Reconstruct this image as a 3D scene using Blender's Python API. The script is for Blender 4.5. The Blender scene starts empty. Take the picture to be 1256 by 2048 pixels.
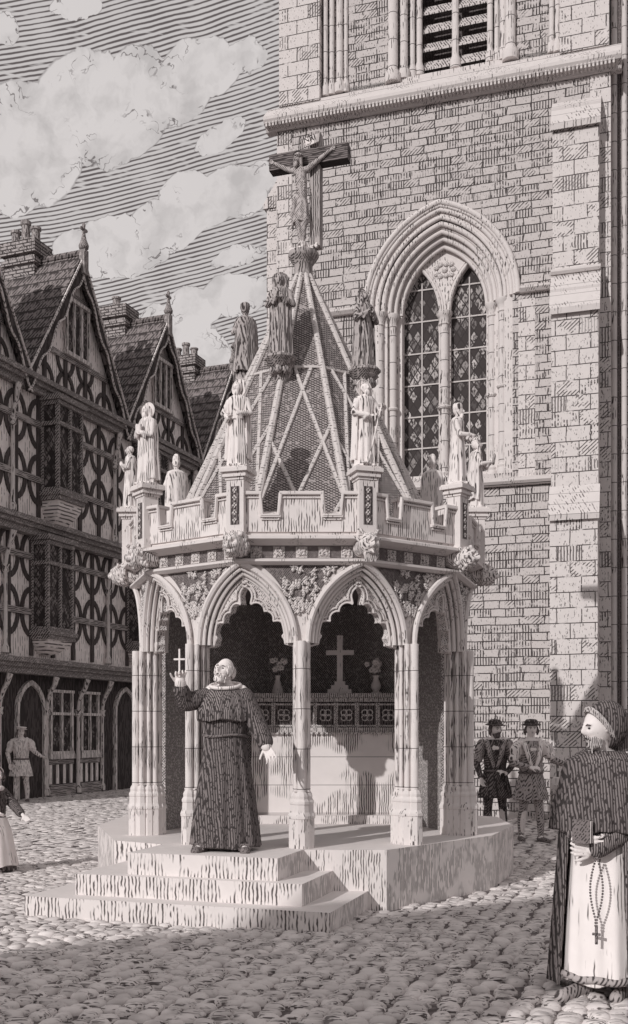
import bpy, bmesh, math, random
from mathutils import Vector, Matrix, Euler
from mathutils.geometry import tessellate_polygon
R = math.radians
PI = math.pi
random.seed(7)
S = bpy.context.scene
COL = S.collection

# ------------------------------------------------------------------ camera, sky, sun, exposure
F, HX, HY, EYE = 2100.0, 628.0, 1460.0, 1.65
cam = bpy.data.objects.new('camera', bpy.data.cameras.new('camera'))
COL.objects.link(cam)
cam.location = (0, 0, EYE)
cam.rotation_euler = (R(90), 0, 0)
cam.data.sensor_fit = 'HORIZONTAL'
cam.data.sensor_width = 36
cam.data.lens = 36 * F / 1256
cam.data.shift_y = (HY - 1024) / 1256
cam.data.clip_end = 2000
S.camera = cam
S.view_settings.view_transform = 'Standard'
S.view_settings.look = 'None'
S.view_settings.exposure = 0.0
S.view_settings.gamma = 1.0
SUN_AZ, SUN_EL = R(38), R(25)           # light travels towards +X +Y, sun behind the left shoulder
sd = bpy.data.lights.new('sun', 'SUN')
sd.energy = 2.6
sd.angle = R(0.5)
sd.color = (1.0, 0.97, 0.95)
sun = bpy.data.objects.new('sun', sd)
COL.objects.link(sun)
trav = Vector((math.sin(SUN_AZ) * math.cos(SUN_EL), math.cos(SUN_AZ) * math.cos(SUN_EL), -math.sin(SUN_EL)))
sun.rotation_euler = trav.to_track_quat('-Z', 'Y').to_euler()
sun.location = (-20, -20, 25)


def col(v):
    k = min(1, max(0, (v - .05) / .5))
    return (v * 1.01, v * (.86 + .085 * k), v * (.86 + .07 * k), 1)


class NT:
    """small helper round a node tree; values may be sockets or numbers"""
    def __init__(s, tree):
        s.t = tree
        s.t.nodes.clear()

    def n(s, typ, **kw):
        nd = s.t.nodes.new(typ)
        for k, v in kw.items():
            setattr(nd, k, v)
        return nd

    def put(s, sock, v):
        if isinstance(v, bpy.types.NodeSocket):
            s.t.links.new(v, sock)
        else:
            sock.default_value = v

    def m(s, op, a, b=0.0, c=0.0, clamp=False):
        nd = s.n('ShaderNodeMath', operation=op, use_clamp=clamp)
        s.put(nd.inputs[0], a)
        s.put(nd.inputs[1], b)
        s.put(nd.inputs[2], c)
        return nd.outputs[0]

    def mix(s, f, a, b):
        nd = s.n('ShaderNodeMix', data_type='RGBA')
        s.put(nd.inputs[0], f)
        s.put(nd.inputs[6], a)
        s.put(nd.inputs[7], b)
        return nd.outputs[2]

    def xyz(s, x, y, z):
        nd = s.n('ShaderNodeCombineXYZ')
        s.put(nd.inputs[0], x)
        s.put(nd.inputs[1], y)
        s.put(nd.inputs[2], z)
        return nd.outputs[0]

    def sep(s, v):
        nd = s.n('ShaderNodeSeparateXYZ')
        s.put(nd.inputs[0], v)
        return nd.outputs

    def noise(s, vec, scale=1.0, detail=2.0, rough=.5):
        nd = s.n('ShaderNodeTexNoise')
        s.put(nd.inputs['Vector'], vec)
        s.put(nd.inputs['Scale'], scale)
        s.put(nd.inputs['Detail'], detail)
        s.put(nd.inputs['Roughness'], rough)
        return nd.outputs[0]

    def step(s, v, lo, hi):
        nd = s.n('ShaderNodeMapRange', clamp=True)
        s.put(nd.inputs[0], v)
        s.put(nd.inputs[1], lo)
        s.put(nd.inputs[2], hi)
        return nd.outputs[0]


# ---- sky: hatched blue between white cumulus banks, fixed in world directions
world = bpy.data.worlds.new('World')
S.world = world
world.use_nodes = True
w = NT(world.node_tree)
tc = w.n('ShaderNodeTexCoord')
dx, dy, dz = w.sep(tc.outputs['Generated'])[:3]
az = w.m('ARCTAN2', dx, dy)
hor = w.m('SQRT', w.m('ADD', w.m('MULTIPLY', dx, dx), w.m('MULTIPLY', dy, dy)))
el = w.m('ARCTAN2', dz, hor)
base = w.xyz(az, el, 0.0)
wob = w.m('SUBTRACT', w.noise(base, 16, 3, .55), .5)
wob2 = w.m('SUBTRACT', w.noise(w.xyz(w.m('ADD', az, 7.3), el, 0), 60, 3, .6), .5)
caz = w.m('ADD', az, w.m('ADD', w.m('MULTIPLY', wob, .022), w.m('MULTIPLY', wob2, .016)))
cel = w.m('ADD', el, w.m('ADD', w.m('MULTIPLY', wob2, .018), w.m('MULTIPLY', wob, .016)))
clouds = [  # px, py, half width, half height, tilt
    (55, 290, 115, 112, 0), (180, 205, 115, 85, -6), (285, 175, 80, 72, -10), (400, 140, 90, 50, -8), (492, 112, 52, 28, -8),
    (85, 372, 62, 32, -15), (15, 392, 60, 38, 0), (235, 275, 105, 48, -20), (340, 205, 90, 45, -15),
    (440, 272, 62, 22, -25), (165, 500, 62, 38, 0), (235, 480, 85, 48, -5), (330, 452, 90, 50, -15), (392, 402, 82, 56, 0),
    (470, 385, 78, 52, -10), (525, 365, 34, 38, 0), (250, 522, 105, 28, -12), (480, 512, 66, 18, -14),
    (330, 640, 50, 36, 0), (392, 612, 60, 42, 0), (470, 590, 70, 42, 0), (380, 700, 100, 62, 0), (300, 730, 60, 50, 0), (525, 572, 32, 22, 0),
    (150, 15, 52, 22, -5), (5, 60, 36, 24, 0)]
cm = None
for px, py, hw, hh, tl in clouds:
    a0 = math.atan((px - HX) / F)
    e0 = math.atan((HY - py) / F * math.cos(a0))
    ca, sa = math.cos(R(-tl)), math.sin(R(-tl))
    u_ = w.m('SUBTRACT', caz, a0)
    v_ = w.m('SUBTRACT', cel, e0)
    ur = w.m('DIVIDE', w.m('ADD', w.m('MULTIPLY', u_, ca), w.m('MULTIPLY', v_, sa)), hw / F * .88)
    vr = w.m('DIVIDE', w.m('SUBTRACT', w.m('MULTIPLY', v_, ca), w.m('MULTIPLY', u_, sa)), hh / F * .88)
    d = w.m('SUBTRACT', 1.0, w.m('ADD', w.m('MULTIPLY', ur, ur), w.m('MULTIPLY', vr, vr)))
    cm = d if cm is None else w.m('MAXIMUM', cm, d)
far = w.m('MULTIPLY', w.m('SUBTRACT', w.noise(w.xyz(az, w.m('MULTIPLY', el, 2.2), 0), 3.0, 5, .55), .5), 5.0)
outside = w.step(w.m('ABSOLUTE', az), .34, .5)
cm = w.m('MAXIMUM', cm, w.m('SUBTRACT', w.m('MULTIPLY', far, outside), w.m('MULTIPLY', w.m('SUBTRACT', 1.0, outside), 9.0)))
cmask = w.step(cm, -.02, .05)
edge = w.m('MULTIPLY', w.step(cm, -.06, .0), w.m('SUBTRACT', 1.0, w.step(cm, .02, .07)))
# long engraved strokes across the open sky
L = w.m('ADD', w.m('SUBTRACT', el, w.m('MULTIPLY', az, .26)), w.m('MULTIPLY', w.m('SUBTRACT', w.noise(base, 7, 2), .5), .010))
L = w.m('ADD', L, w.m('MULTIPLY', wob2, .0011))
ln = w.m('FRACT', w.m('DIVIDE', L, .0034))
ln = w.m('ABSOLUTE', w.m('SUBTRACT', ln, .5))
brk = w.step(w.noise(w.xyz(w.m('MULTIPLY', az, 30), w.m('MULTIPLY', el, 240), 3.0), 1.0, 2), .28, .40)
th = w.m('ADD', .11, w.m('MULTIPLY', w.noise(base, 30, 1), .20))
line = w.m('MULTIPLY', w.m('SUBTRACT', 1.0, w.step(ln, w.m('SUBTRACT', th, .1), w.m('ADD', th, .06))), brk)
line = w.m('MULTIPLY', line, w.m('SUBTRACT', 1.0, cmask))
# curling strokes inside the clouds, where they thin out on their lower right
cn = w.noise(w.xyz(w.m('MULTIPLY', caz, 46), w.m('MULTIPLY', cel, 62), 1.0), 1.0, 2.5, .6)
curl = w.m('SUBTRACT', 1.0, w.step(w.m('ABSOLUTE', w.m('SUBTRACT', w.m('FRACT', w.m('MULTIPLY', cn, 5.0)), .5)), .02, .075))
cb = w.step(w.noise(w.xyz(w.m('ADD', az, 2.2), w.m('MULTIPLY', el, 1.4), 0), 14, 1), .44, .50)
cb2 = w.step(w.noise(w.xyz(w.m('ADD', az, 5.2), el, 0), 75, 1), .38, .46)
curl = w.m('MULTIPLY', w.m('MULTIPLY', w.m('MULTIPLY', curl, cb), cb2), w.m('MULTIPLY', cmask, w.m('SUBTRACT', 1.0, w.step(cm, .55, .8))))
ink = w.m('MAXIMUM', w.m('MULTIPLY', line, .92), w.m('MAXIMUM', w.m('MULTIPLY', curl, .75), w.m('MULTIPLY', w.m('MULTIPLY', edge, cb2), .38)), clamp=True)
grey = w.m('ADD', .55, w.m('MULTIPLY', w.noise(base, 7, 4), .08))
sky = w.n('ShaderNodeTexSky', sky_type='NISHITA')
sky.sun_disc = False
sky.sun_elevation = SUN_EL
sky.sun_rotation = PI + SUN_AZ
bw = w.n('ShaderNodeRGBToBW')
w.t.links.new(sky.outputs[0], bw.inputs[0])
nis = w.m('MINIMUM', w.m('MULTIPLY', bw.outputs[0], .10), .9)
lum = w.m('ADD', w.m('MULTIPLY', grey, .92), w.m('MULTIPLY', nis, .12))
lum = w.m('MULTIPLY', lum, w.m('ADD', 1.02, w.m('MULTIPLY', cmask, w.m('SUBTRACT', .14, w.m('MULTIPLY', w.step(w.noise(w.xyz(w.m('ADD', caz, 3.1), cel, 0), 26, 4, .6), .46, .66), .26)))))
tint = w.n('ShaderNodeVectorMath', operation='SCALE')
tint.inputs[0].default_value = (1.0, .945, .935)
w.t.links.new(lum, tint.inputs[3])
skc = w.mix(ink, tint.outputs[0], (.080, .064, .066, 1))
upw = w.step(el, -.02, .0)
skc = w.mix(upw, (.3, .27, .265, 1), skc)
bg = w.n('ShaderNodeBackground')
w.t.links.new(skc, bg.inputs[0])
bg.inputs[1].default_value = 1.0
wo = w.n('ShaderNodeOutputWorld')
w.t.links.new(bg.outputs[0], wo.inputs[0])

# ------------------------------------------------------------------ materials (surface patterns, some carrying shade in their hatching or tone)
MATS = {}


def new_mat(name, rough=.85):
    m = bpy.data.materials.new(name)
    m.use_nodes = True
    t = NT(m.node_tree)
    b = t.n('ShaderNodeBsdfPrincipled')
    b.inputs['Roughness'].default_value = rough
    try:
        b.inputs['Specular IOR Level'].default_value = .2
    except KeyError:
        pass
    o = t.n('ShaderNodeOutputMaterial')
    t.t.links.new(b.outputs[0], o.inputs[0])
    t.bsdf = b
    MATS[name] = m
    tcn = t.n('ShaderNodeTexCoord')
    t.obj = tcn.outputs['Object']
    t.x, t.y, t.z = t.sep(t.obj)[:3]
    return m, t


def scaled(t, sx, sy, sz, off=0.0):
    return t.xyz(t.m('MULTIPLY_ADD', t.x, sx, off), t.m('MULTIPLY_ADD', t.y, sy, off), t.m('MULTIPLY', t.z, sz))


def strokes(t, sx, sy, sz, lo, hi, mscale=2.0, mlo=.45, mhi=.55, off=0.0):
    n = t.step(t.noise(scaled(t, sx, sy, sz, off), 1.0, 1.0), lo, hi)
    if mscale:
        n = t.m('MULTIPLY', n, t.step(t.noise(t.obj, mscale, 2), mlo, mhi))
    return n


def finish(t, ink, light, dark, bump=None, bs=.3, bd=.01):
    g = t.noise(t.obj, 9, 3)
    lightv = t.mix(g, col(light * .93), col(light * 1.07))
    t.put(t.bsdf.inputs['Base Color'], t.mix(ink, lightv, col(dark)))
    if bump is not None:
        b = t.n('ShaderNodeBump')
        b.inputs['Strength'].default_value = bs
        b.inputs['Distance'].default_value = bd
        t.put(b.inputs['Height'], bump)
        t.t.links.new(b.outputs[0], t.bsdf.inputs['Normal'])


def stroke_mat(name, light, dark, sx, sy, sz, lo, hi, mscale=2.0, mlo=.45, mhi=.55, joints=None, rough=.85, cross=None):
    m, t = new_mat(name, rough)
    ink = strokes(t, sx, sy, sz, lo, hi, mscale, mlo, mhi)
    if cross:
        ink = t.m('MAXIMUM', ink, strokes(t, *cross))
    if joints:
        f = t.m('ABSOLUTE', t.m('SUBTRACT', t.m('FRACT', t.m('DIVIDE', t.m('ADD', t.z, 5.0), joints[0])), .5))
        ink = t.m('MAXIMUM', ink, t.m('SUBTRACT', 1.0, t.step(f, joints[1] * .5, joints[1])))
    finish(t, ink, light, dark, bump=t.m('SUBTRACT', 1.0, ink), bs=.25, bd=.004)
    return m


def masonry(name, bwid, rowh, mortar, light, dark, hatch_thr, uscale=1.0, squash=1.5, wobble=.035, dens=.5, diag=.6):
    m, t = new_mat(name)
    u = t.m('ADD', t.x, t.y)
    wb = t.m('SUBTRACT', t.noise(t.obj, 1.6, 2), .5)
    wb2 = t.m('SUBTRACT', t.noise(t.obj, 7.0, 2), .5)
    u2 = t.m('ADD', u, t.m('ADD', t.m('MULTIPLY', wb, wobble * 3), t.m('MULTIPLY', wb2, wobble * 1.2)))
    v2 = t.m('ADD', t.z, t.m('ADD', t.m('MULTIPLY', wb, wobble), t.m('MULTIPLY', wb2, wobble * .55)))
    br = t.n('ShaderNodeTexBrick', offset=.46, offset_frequency=2, squash=squash, squash_frequency=3)
    t.put(br.inputs['Vector'], t.xyz(u2, v2, 0.0))
    br.inputs['Color1'].default_value = (0, 0, 0, 1)
    br.inputs['Color2'].default_value = (1, 1, 1, 1)
    br.inputs['Mortar'].default_value = (0, 0, 0, 1)
    br.inputs['Scale'].default_value = 1.0
    br.inputs['Mortar Size'].default_value = mortar
    br.inputs['Mortar Smooth'].default_value = .15
    br.inputs['Brick Width'].default_value = bwid
    br.inputs['Row Height'].default_value = rowh
    rnd = t.sep(br.outputs[0])[0]
    mort = t.m('MULTIPLY', br.outputs['Fac'], t.step(t.noise(scaled(t, 5, 5, 9), 1, 2), .33, .43))
    cell = t.step(rnd, hatch_thr, hatch_thr + .08)
    vert = t.step(t.m('SINE', t.m('MULTIPLY', t.m('ADD', u, t.m('MULTIPLY', wb2, .02)), 2 * PI / .052)), -.1, .5)
    dg = t.step(t.m('SINE', t.m('MULTIPLY', t.m('ADD', u, t.m('MULTIPLY', t.z, -1.1)), 2 * PI / .075)), .2, .7)
    pick = t.step(rnd, diag, diag + .02)
    hat = t.m('ADD', t.m('MULTIPLY', vert, t.m('SUBTRACT', 1.0, pick)), t.m('MULTIPLY', dg, pick))
    part = t.step(t.noise(scaled(t, 6, 6, 10), 1, 2), .5 - .1 * dens, .54)
    dash = t.m('MULTIPLY', t.step(t.noise(scaled(t, 46, 46, 17), 1, 1), .63, .68), .75)
    ink = t.m('MAXIMUM', t.m('MAXIMUM', mort, dash), t.m('MULTIPLY', t.m('MULTIPLY', hat, cell), part))
    ink = t.m('MAXIMUM', ink, t.m('MULTIPLY', t.m('MULTIPLY', t.step(rnd, .70, .72), t.m('SUBTRACT', 1.0, t.step(rnd, .79, .81))), t.m('MULTIPLY', vert, .9)))
    finish(t, ink, light, dark, bump=t.m('ADD', t.m('SUBTRACT', 1.0, mort), t.m('MULTIPLY', rnd, .5)), bs=.5, bd=.02)
    return m




def hm(name, light, dark, ax='v', period=.028, duty=.4, br=(40, 40, 9, .44, .52), mask=None, joints=None, rough=.85, inv=False, side=False, cross=None, wob=.35):
    """engraver's hatching: broken parallel lines of ink (or, inverted, of paper) over the surface"""
    m, t = new_mat(name, rough)

    def lines(ax, period, duty):
        if ax == 'v':
            u = t.m('MULTIPLY_ADD', t.y, .83, t.x)
        elif ax == 'h':
            u = t.z
        else:
            u = t.m('ADD', t.m('MULTIPLY_ADD', t.y, .83, t.x), t.m('MULTIPLY', t.z, -.8 if ax == 'd' else .8))
        u = t.m('MULTIPLY_ADD', t.m('SUBTRACT', t.noise(t.obj, .25 / period, 2), .5), period * wob * 3, u)
        f = t.m('MULTIPLY', t.m('ABSOLUTE', t.m('SUBTRACT', t.m('FRACT', t.m('DIVIDE', u, period)), .5)), 2.0)
        return t.m('SUBTRACT', 1.0, t.step(f, duty - .15, duty + .15))
    ink = lines(ax, period, duty)
    ink = t.m('MULTIPLY', ink, t.step(t.noise(scaled(t, br[0], br[1], br[2]), 1.0, 1.0), br[3], br[4]))
    if mask:
        ink = t.m('MULTIPLY', ink, t.step(t.noise(t.obj, mask[0], 2), mask[1], mask[2]))
    if cross:
        ink = t.m('MAXIMUM', ink, lines(*cross))
    if side:  # face shading put into the ink: upright faces hatched, tops bare
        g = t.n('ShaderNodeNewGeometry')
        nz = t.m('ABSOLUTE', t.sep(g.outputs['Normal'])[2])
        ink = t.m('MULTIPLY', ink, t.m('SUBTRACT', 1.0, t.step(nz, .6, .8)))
    if joints:
        f = t.m('ABSOLUTE', t.m('SUBTRACT', t.m('FRACT', t.m('DIVIDE', t.m('ADD', t.z, 5.0), joints[0])), .5))
        ink = t.m('MAXIMUM', ink, t.m('SUBTRACT', 1.0, t.step(f, joints[1] * .5, joints[1])))
    if inv:
        ink = t.m('SUBTRACT', 1.0, ink)
    finish(t, ink, light, dark)
    return m


# carved pale limestone of the market cross, its inside darkened for interior shade, statues
hm('carved_limestone', .70, .10, 'v', .022, .38, (45, 45, 12, .52, .57), (4.0, .50, .57))
hm('shaft_limestone', .72, .10, 'v', .022, .38, (40, 40, 5, .44, .50), (2.5, .40, .48), joints=(.37, .012))
hm('relief_limestone', .66, .07, 'd', .022, .45, (60, 60, 50, .46, .52))
hm('step_limestone', .74, .10, 'v', .024, .42, (45, 45, 8, .42, .50), (4.5, .38, .48), side=True)  # risers carry painted face shading, treads stay pale
hm('statue_limestone', .78, .08, 'v', .024, .38, (35, 35, 5, .45, .52), (6.0, .40, .50))
hm('weathered_statue_stone', .44, .06, 'v', .021, .55, (40, 40, 10, .40, .48))
hm('crucified_stone', .46, .07, 'd', .024, .42, (40, 40, 20, .44, .52))
hm('mask_stone', .70, .08, 'v', .020, .46, (50, 50, 22, .44, .52))
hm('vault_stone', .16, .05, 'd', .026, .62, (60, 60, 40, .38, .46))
hm('shaded_wall_stone', .62, .055, 'd', .026, .52, (60, 60, 40, .38, .46), cross=('e', .026, .26))  # rear wall stone, interior shade put into its crossed hatching
hm('altar_stone', .80, .12, 'v', .026, .45, (40, 40, 4, .36, .44), (1.9, .44, .50), joints=(.33, .012))
hm('altar_panel_stone', .62, .07, 'v', .022, .45, (50, 50, 30, .35, .45))
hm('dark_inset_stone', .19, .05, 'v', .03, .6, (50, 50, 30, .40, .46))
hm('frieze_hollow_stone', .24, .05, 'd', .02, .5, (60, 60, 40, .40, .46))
hm('vessel_stone', .92, .2, 'v', .03, .2, (40, 40, 10, .55, .6), (6.0, .5, .55))
# church masonry
masonry('rubble_masonry', .30, .150, .0100, .53, .055, .30, dens=1.0, diag=.86)
masonry('ashlar_masonry', .42, .270, .0090, .64, .08, .55, squash=1.0, wobble=.012, dens=.3, diag=.76)
hm('church_dressed_stone', .62, .08, 'v', .045, .34, (22, 22, 6, .50, .57), (1.8, .47, .55), joints=(.52, .018))
hm('arch_stone', .66, .08, 'v', .05, .34, (22, 22, 14, .50, .56), (2.0, .42, .52))
hm('weathering_stone', .62, .10, 'v', .05, .34, (20, 20, 4, .50, .58), (2.0, .44, .52), joints=(.21, .02))  # hatched slope stone with course joints
masonry('chimney_brick', .24, .085, .016, .42, .06, .30, squash=1.0, wobble=.01)
# lead roof of the cross: crossed strokes
m, t = new_mat('lead_roof')
a1 = t.step(t.m('SINE', t.m('MULTIPLY', t.m('ADD', t.x, t.m('ADD', t.y, t.m('MULTIPLY', t.z, 1.35))), 2 * PI / .052)), -.1, .5)
a2 = t.step(t.m('SINE', t.m('MULTIPLY', t.m('ADD', t.m('SUBTRACT', t.x, t.y), t.m('MULTIPLY', t.z, -1.5)), 2 * PI / .056)), .35, .8)
ink = t.m('MAXIMUM', a1, a2)
ink = t.m('MULTIPLY', ink, t.step(t.noise(t.obj, 22, 2), .33, .44))
finish(t, ink, .38, .055)
hm('roof_rib_lead', .60, .08, 'h', .03, .30, (30, 30, 30, .52, .6))
# roof tiles
m, t = new_mat('clay_tiles')
row = t.m('FRACT', t.m('DIVIDE', t.m('ADD', t.z, t.m('MULTIPLY', t.noise(t.obj, 3, 2), .05)), .31))
edge_ = t.step(row, .80, .88)
rag = t.step(t.noise(scaled(t, 8, 15, 4), 1.0, 2), .42, .50)
sl = t.step(t.m('SINE', t.m('MULTIPLY', t.m('ADD', t.y, t.m('MULTIPLY', t.z, .5)), 2 * PI / .10)), -.6, .1)
ink = t.m('MAXIMUM', edge_, t.m('MULTIPLY', t.m('MAXIMUM', sl, t.step(row, .5, .75)), rag))
finish(t, ink, .25, .05, bump=row, bs=.6, bd=.03)
# timber, plaster, glass
hm('oak_timber', .11, .055, 'v', .045, .55, (18, 18, 3, .40, .47))
hm('oak_rail', .46, .055, 'h', .040, .50, (3, 8, 20, .38, .46))
hm('moulded_oak', .46, .055, 'e', .060, .52, (9, 9, 30, .36, .42))
hm('turned_oak', .74, .07, 'v', .05, .40, (20, 20, 4, .46, .52))
hm('dark_oak', .13, .05, 'v', .05, .5, (20, 20, 4, .46, .52), inv=True)
m, t = new_mat('lime_plaster')
pl = t.step(t.m('SINE', t.m('MULTIPLY', t.m('ADD', t.x, t.m('MULTIPLY', t.noise(t.obj, 4, 1), .05)), 2 * PI / .085)), .55, .95)
pl = t.m('MULTIPLY', pl, t.step(t.noise(scaled(t, 13, 13, 5), 1, 2), .46, .54))
finish(t, pl, .94, .20)
m, t = new_mat('corbel_plaster')
pl = t.step(t.m('SINE', t.m('MULTIPLY', t.m('ADD', t.z, t.m('MULTIPLY', t.noise(t.obj, 3, 1), .03)), 2 * PI / .075)), .2, .7)
pl = t.m('MULTIPLY', pl, t.step(t.noise(scaled(t, 4, 4, 13), 1, 2), .40, .50))
finish(t, pl, .90, .12)


def leaded(name, px, pz, light, dark):
    m, t = new_mat(name, .85)
    u = t.m('DIVIDE', t.m('ADD', t.x, t.y), px)
    v = t.m('DIVIDE', t.z, pz)
    a = t.m('ADD', u, v)
    b = t.m('SUBTRACT', u, v)
    fa = t.m('ABSOLUTE', t.m('SUBTRACT', t.m('FRACT', a), .5))
    fb = t.m('ABSOLUTE', t.m('SUBTRACT', t.m('FRACT', b), .5))
    lead = t.step(t.m('MAXIMUM', fa, fb), .40, .44)
    wn = t.n('ShaderNodeTexWhiteNoise', noise_dimensions='2D')
    t.put(wn.inputs['Vector'], t.xyz(t.m('FLOOR', a), t.m('FLOOR', b), 0))
    q = t.m('MULTIPLY', t.step(wn.outputs[0], .30, .95), t.step(t.noise(scaled(t, 30, 30, 14), 1, 2), .42, .56))
    c = t.mix(q, col(dark), col(light))
    c = t.mix(lead, c, col(.045))
    t.put(t.bsdf.inputs['Base Color'], c)
    return m


leaded('leaded_glass', .17, .26, .55, .055)
leaded('small_leaded_glass', .15, .22, .34, .05)
hm('glazing_bar_metal', .55, .1, 'v', .05, .1, (20, 20, 20, .6, .7))
hm('louvre_slate', .55, .07, 'v', .05, .5, (20, 20, 10, .42, .50))
# cloth, skin, hair
hm('black_wool_habit', .21, .045, 'v', .020, .52, (50, 50, 30, .38, .46), inv=True, wob=.2)
hm('black_wool_mantle', .28, .045, 'v', .0165, .52, (60, 60, 26, .38, .46), inv=True, wob=.2)
hm('white_wool', .84, .12, 'v', .030, .30, (30, 30, 2.5, .52, .58), (4, .46, .54))
hm('pale_linen', .80, .10, 'v', .022, .30, (30, 30, 8, .54, .60))
hm('grey_broadcloth', .40, .06, 'd', .036, .45, (30, 30, 9, .42, .50))
hm('dark_broadcloth', .22, .045, 'd', .036, .5, (30, 30, 14, .42, .50), inv=True)
hm('stocking_knit', .82, .09, 'v', .035, .34, (30, 30, 12, .46, .54))
stroke_mat('skin', .80, .3, 60, 60, 60, .70, .76, None, rough=.6)
hm('white_hair', .80, .10, 'v', .014, .42, (60, 60, 20, .40, .48))
hm('grizzled_beard', .62, .07, 'v', .012, .50, (50, 50, 16, .36, .44))
hm('dark_hair', .18, .04, 'v', .014, .5, (60, 60, 20, .45, .52))
hm('leather', .20, .05, 'd', .02, .5, (60, 60, 60, .45, .52))
hm('hood_edge', .52, .07, 'v', .014, .4, (60, 60, 40, .44, .52))
hm('dark_eye', .05, .04)
hm('ink_lettering', .05, .05)
hm('pale_metal', .85, .3, 'v', .05, .1, (60, 60, 60, .6, .7), rough=.5)
hm('dark_cross_wood', .22, .05, 'h', .022, .55, (8, 8, 30, .40, .48), inv=True)
hm('dark_cross_post_wood', .44, .05, 'v', .024, .45, (30, 30, 6, .40, .48))
hm('petals', .92, .2, 'v', .02, .2, (60, 60, 60, .55, .6))
# ground
m, t = new_mat('earth_joints')
g = t.noise(t.obj, 14, 4)
t.put(t.bsdf.inputs['Base Color'], t.mix(t.step(g, .4, .6), col(.10), col(.20)))
m, t = new_mat('cobble_stone')
sa = t.noise(t.xyz(t.m('MULTIPLY', t.x, 7), t.m('MULTIPLY', t.y, 62), t.m('MULTIPLY', t.z, 70)), 1.0, 2)
ink = t.m('MULTIPLY', t.step(sa, .54, .60), t.step(t.noise(t.obj, 5, 2), .42, .54))
big = t.noise(t.obj, .55, 3)
wn = t.noise(t.obj, 5.5, 0)
lt = t.mix(t.step(wn, .38, .62), col(.50), col(.76))
lt = t.mix(t.step(big, .35, .65), lt, col(.64))
t.put(t.bsdf.inputs['Base Color'], t.mix(ink, lt, col(.10)))

# ------------------------------------------------------------------ mesh builder


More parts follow.
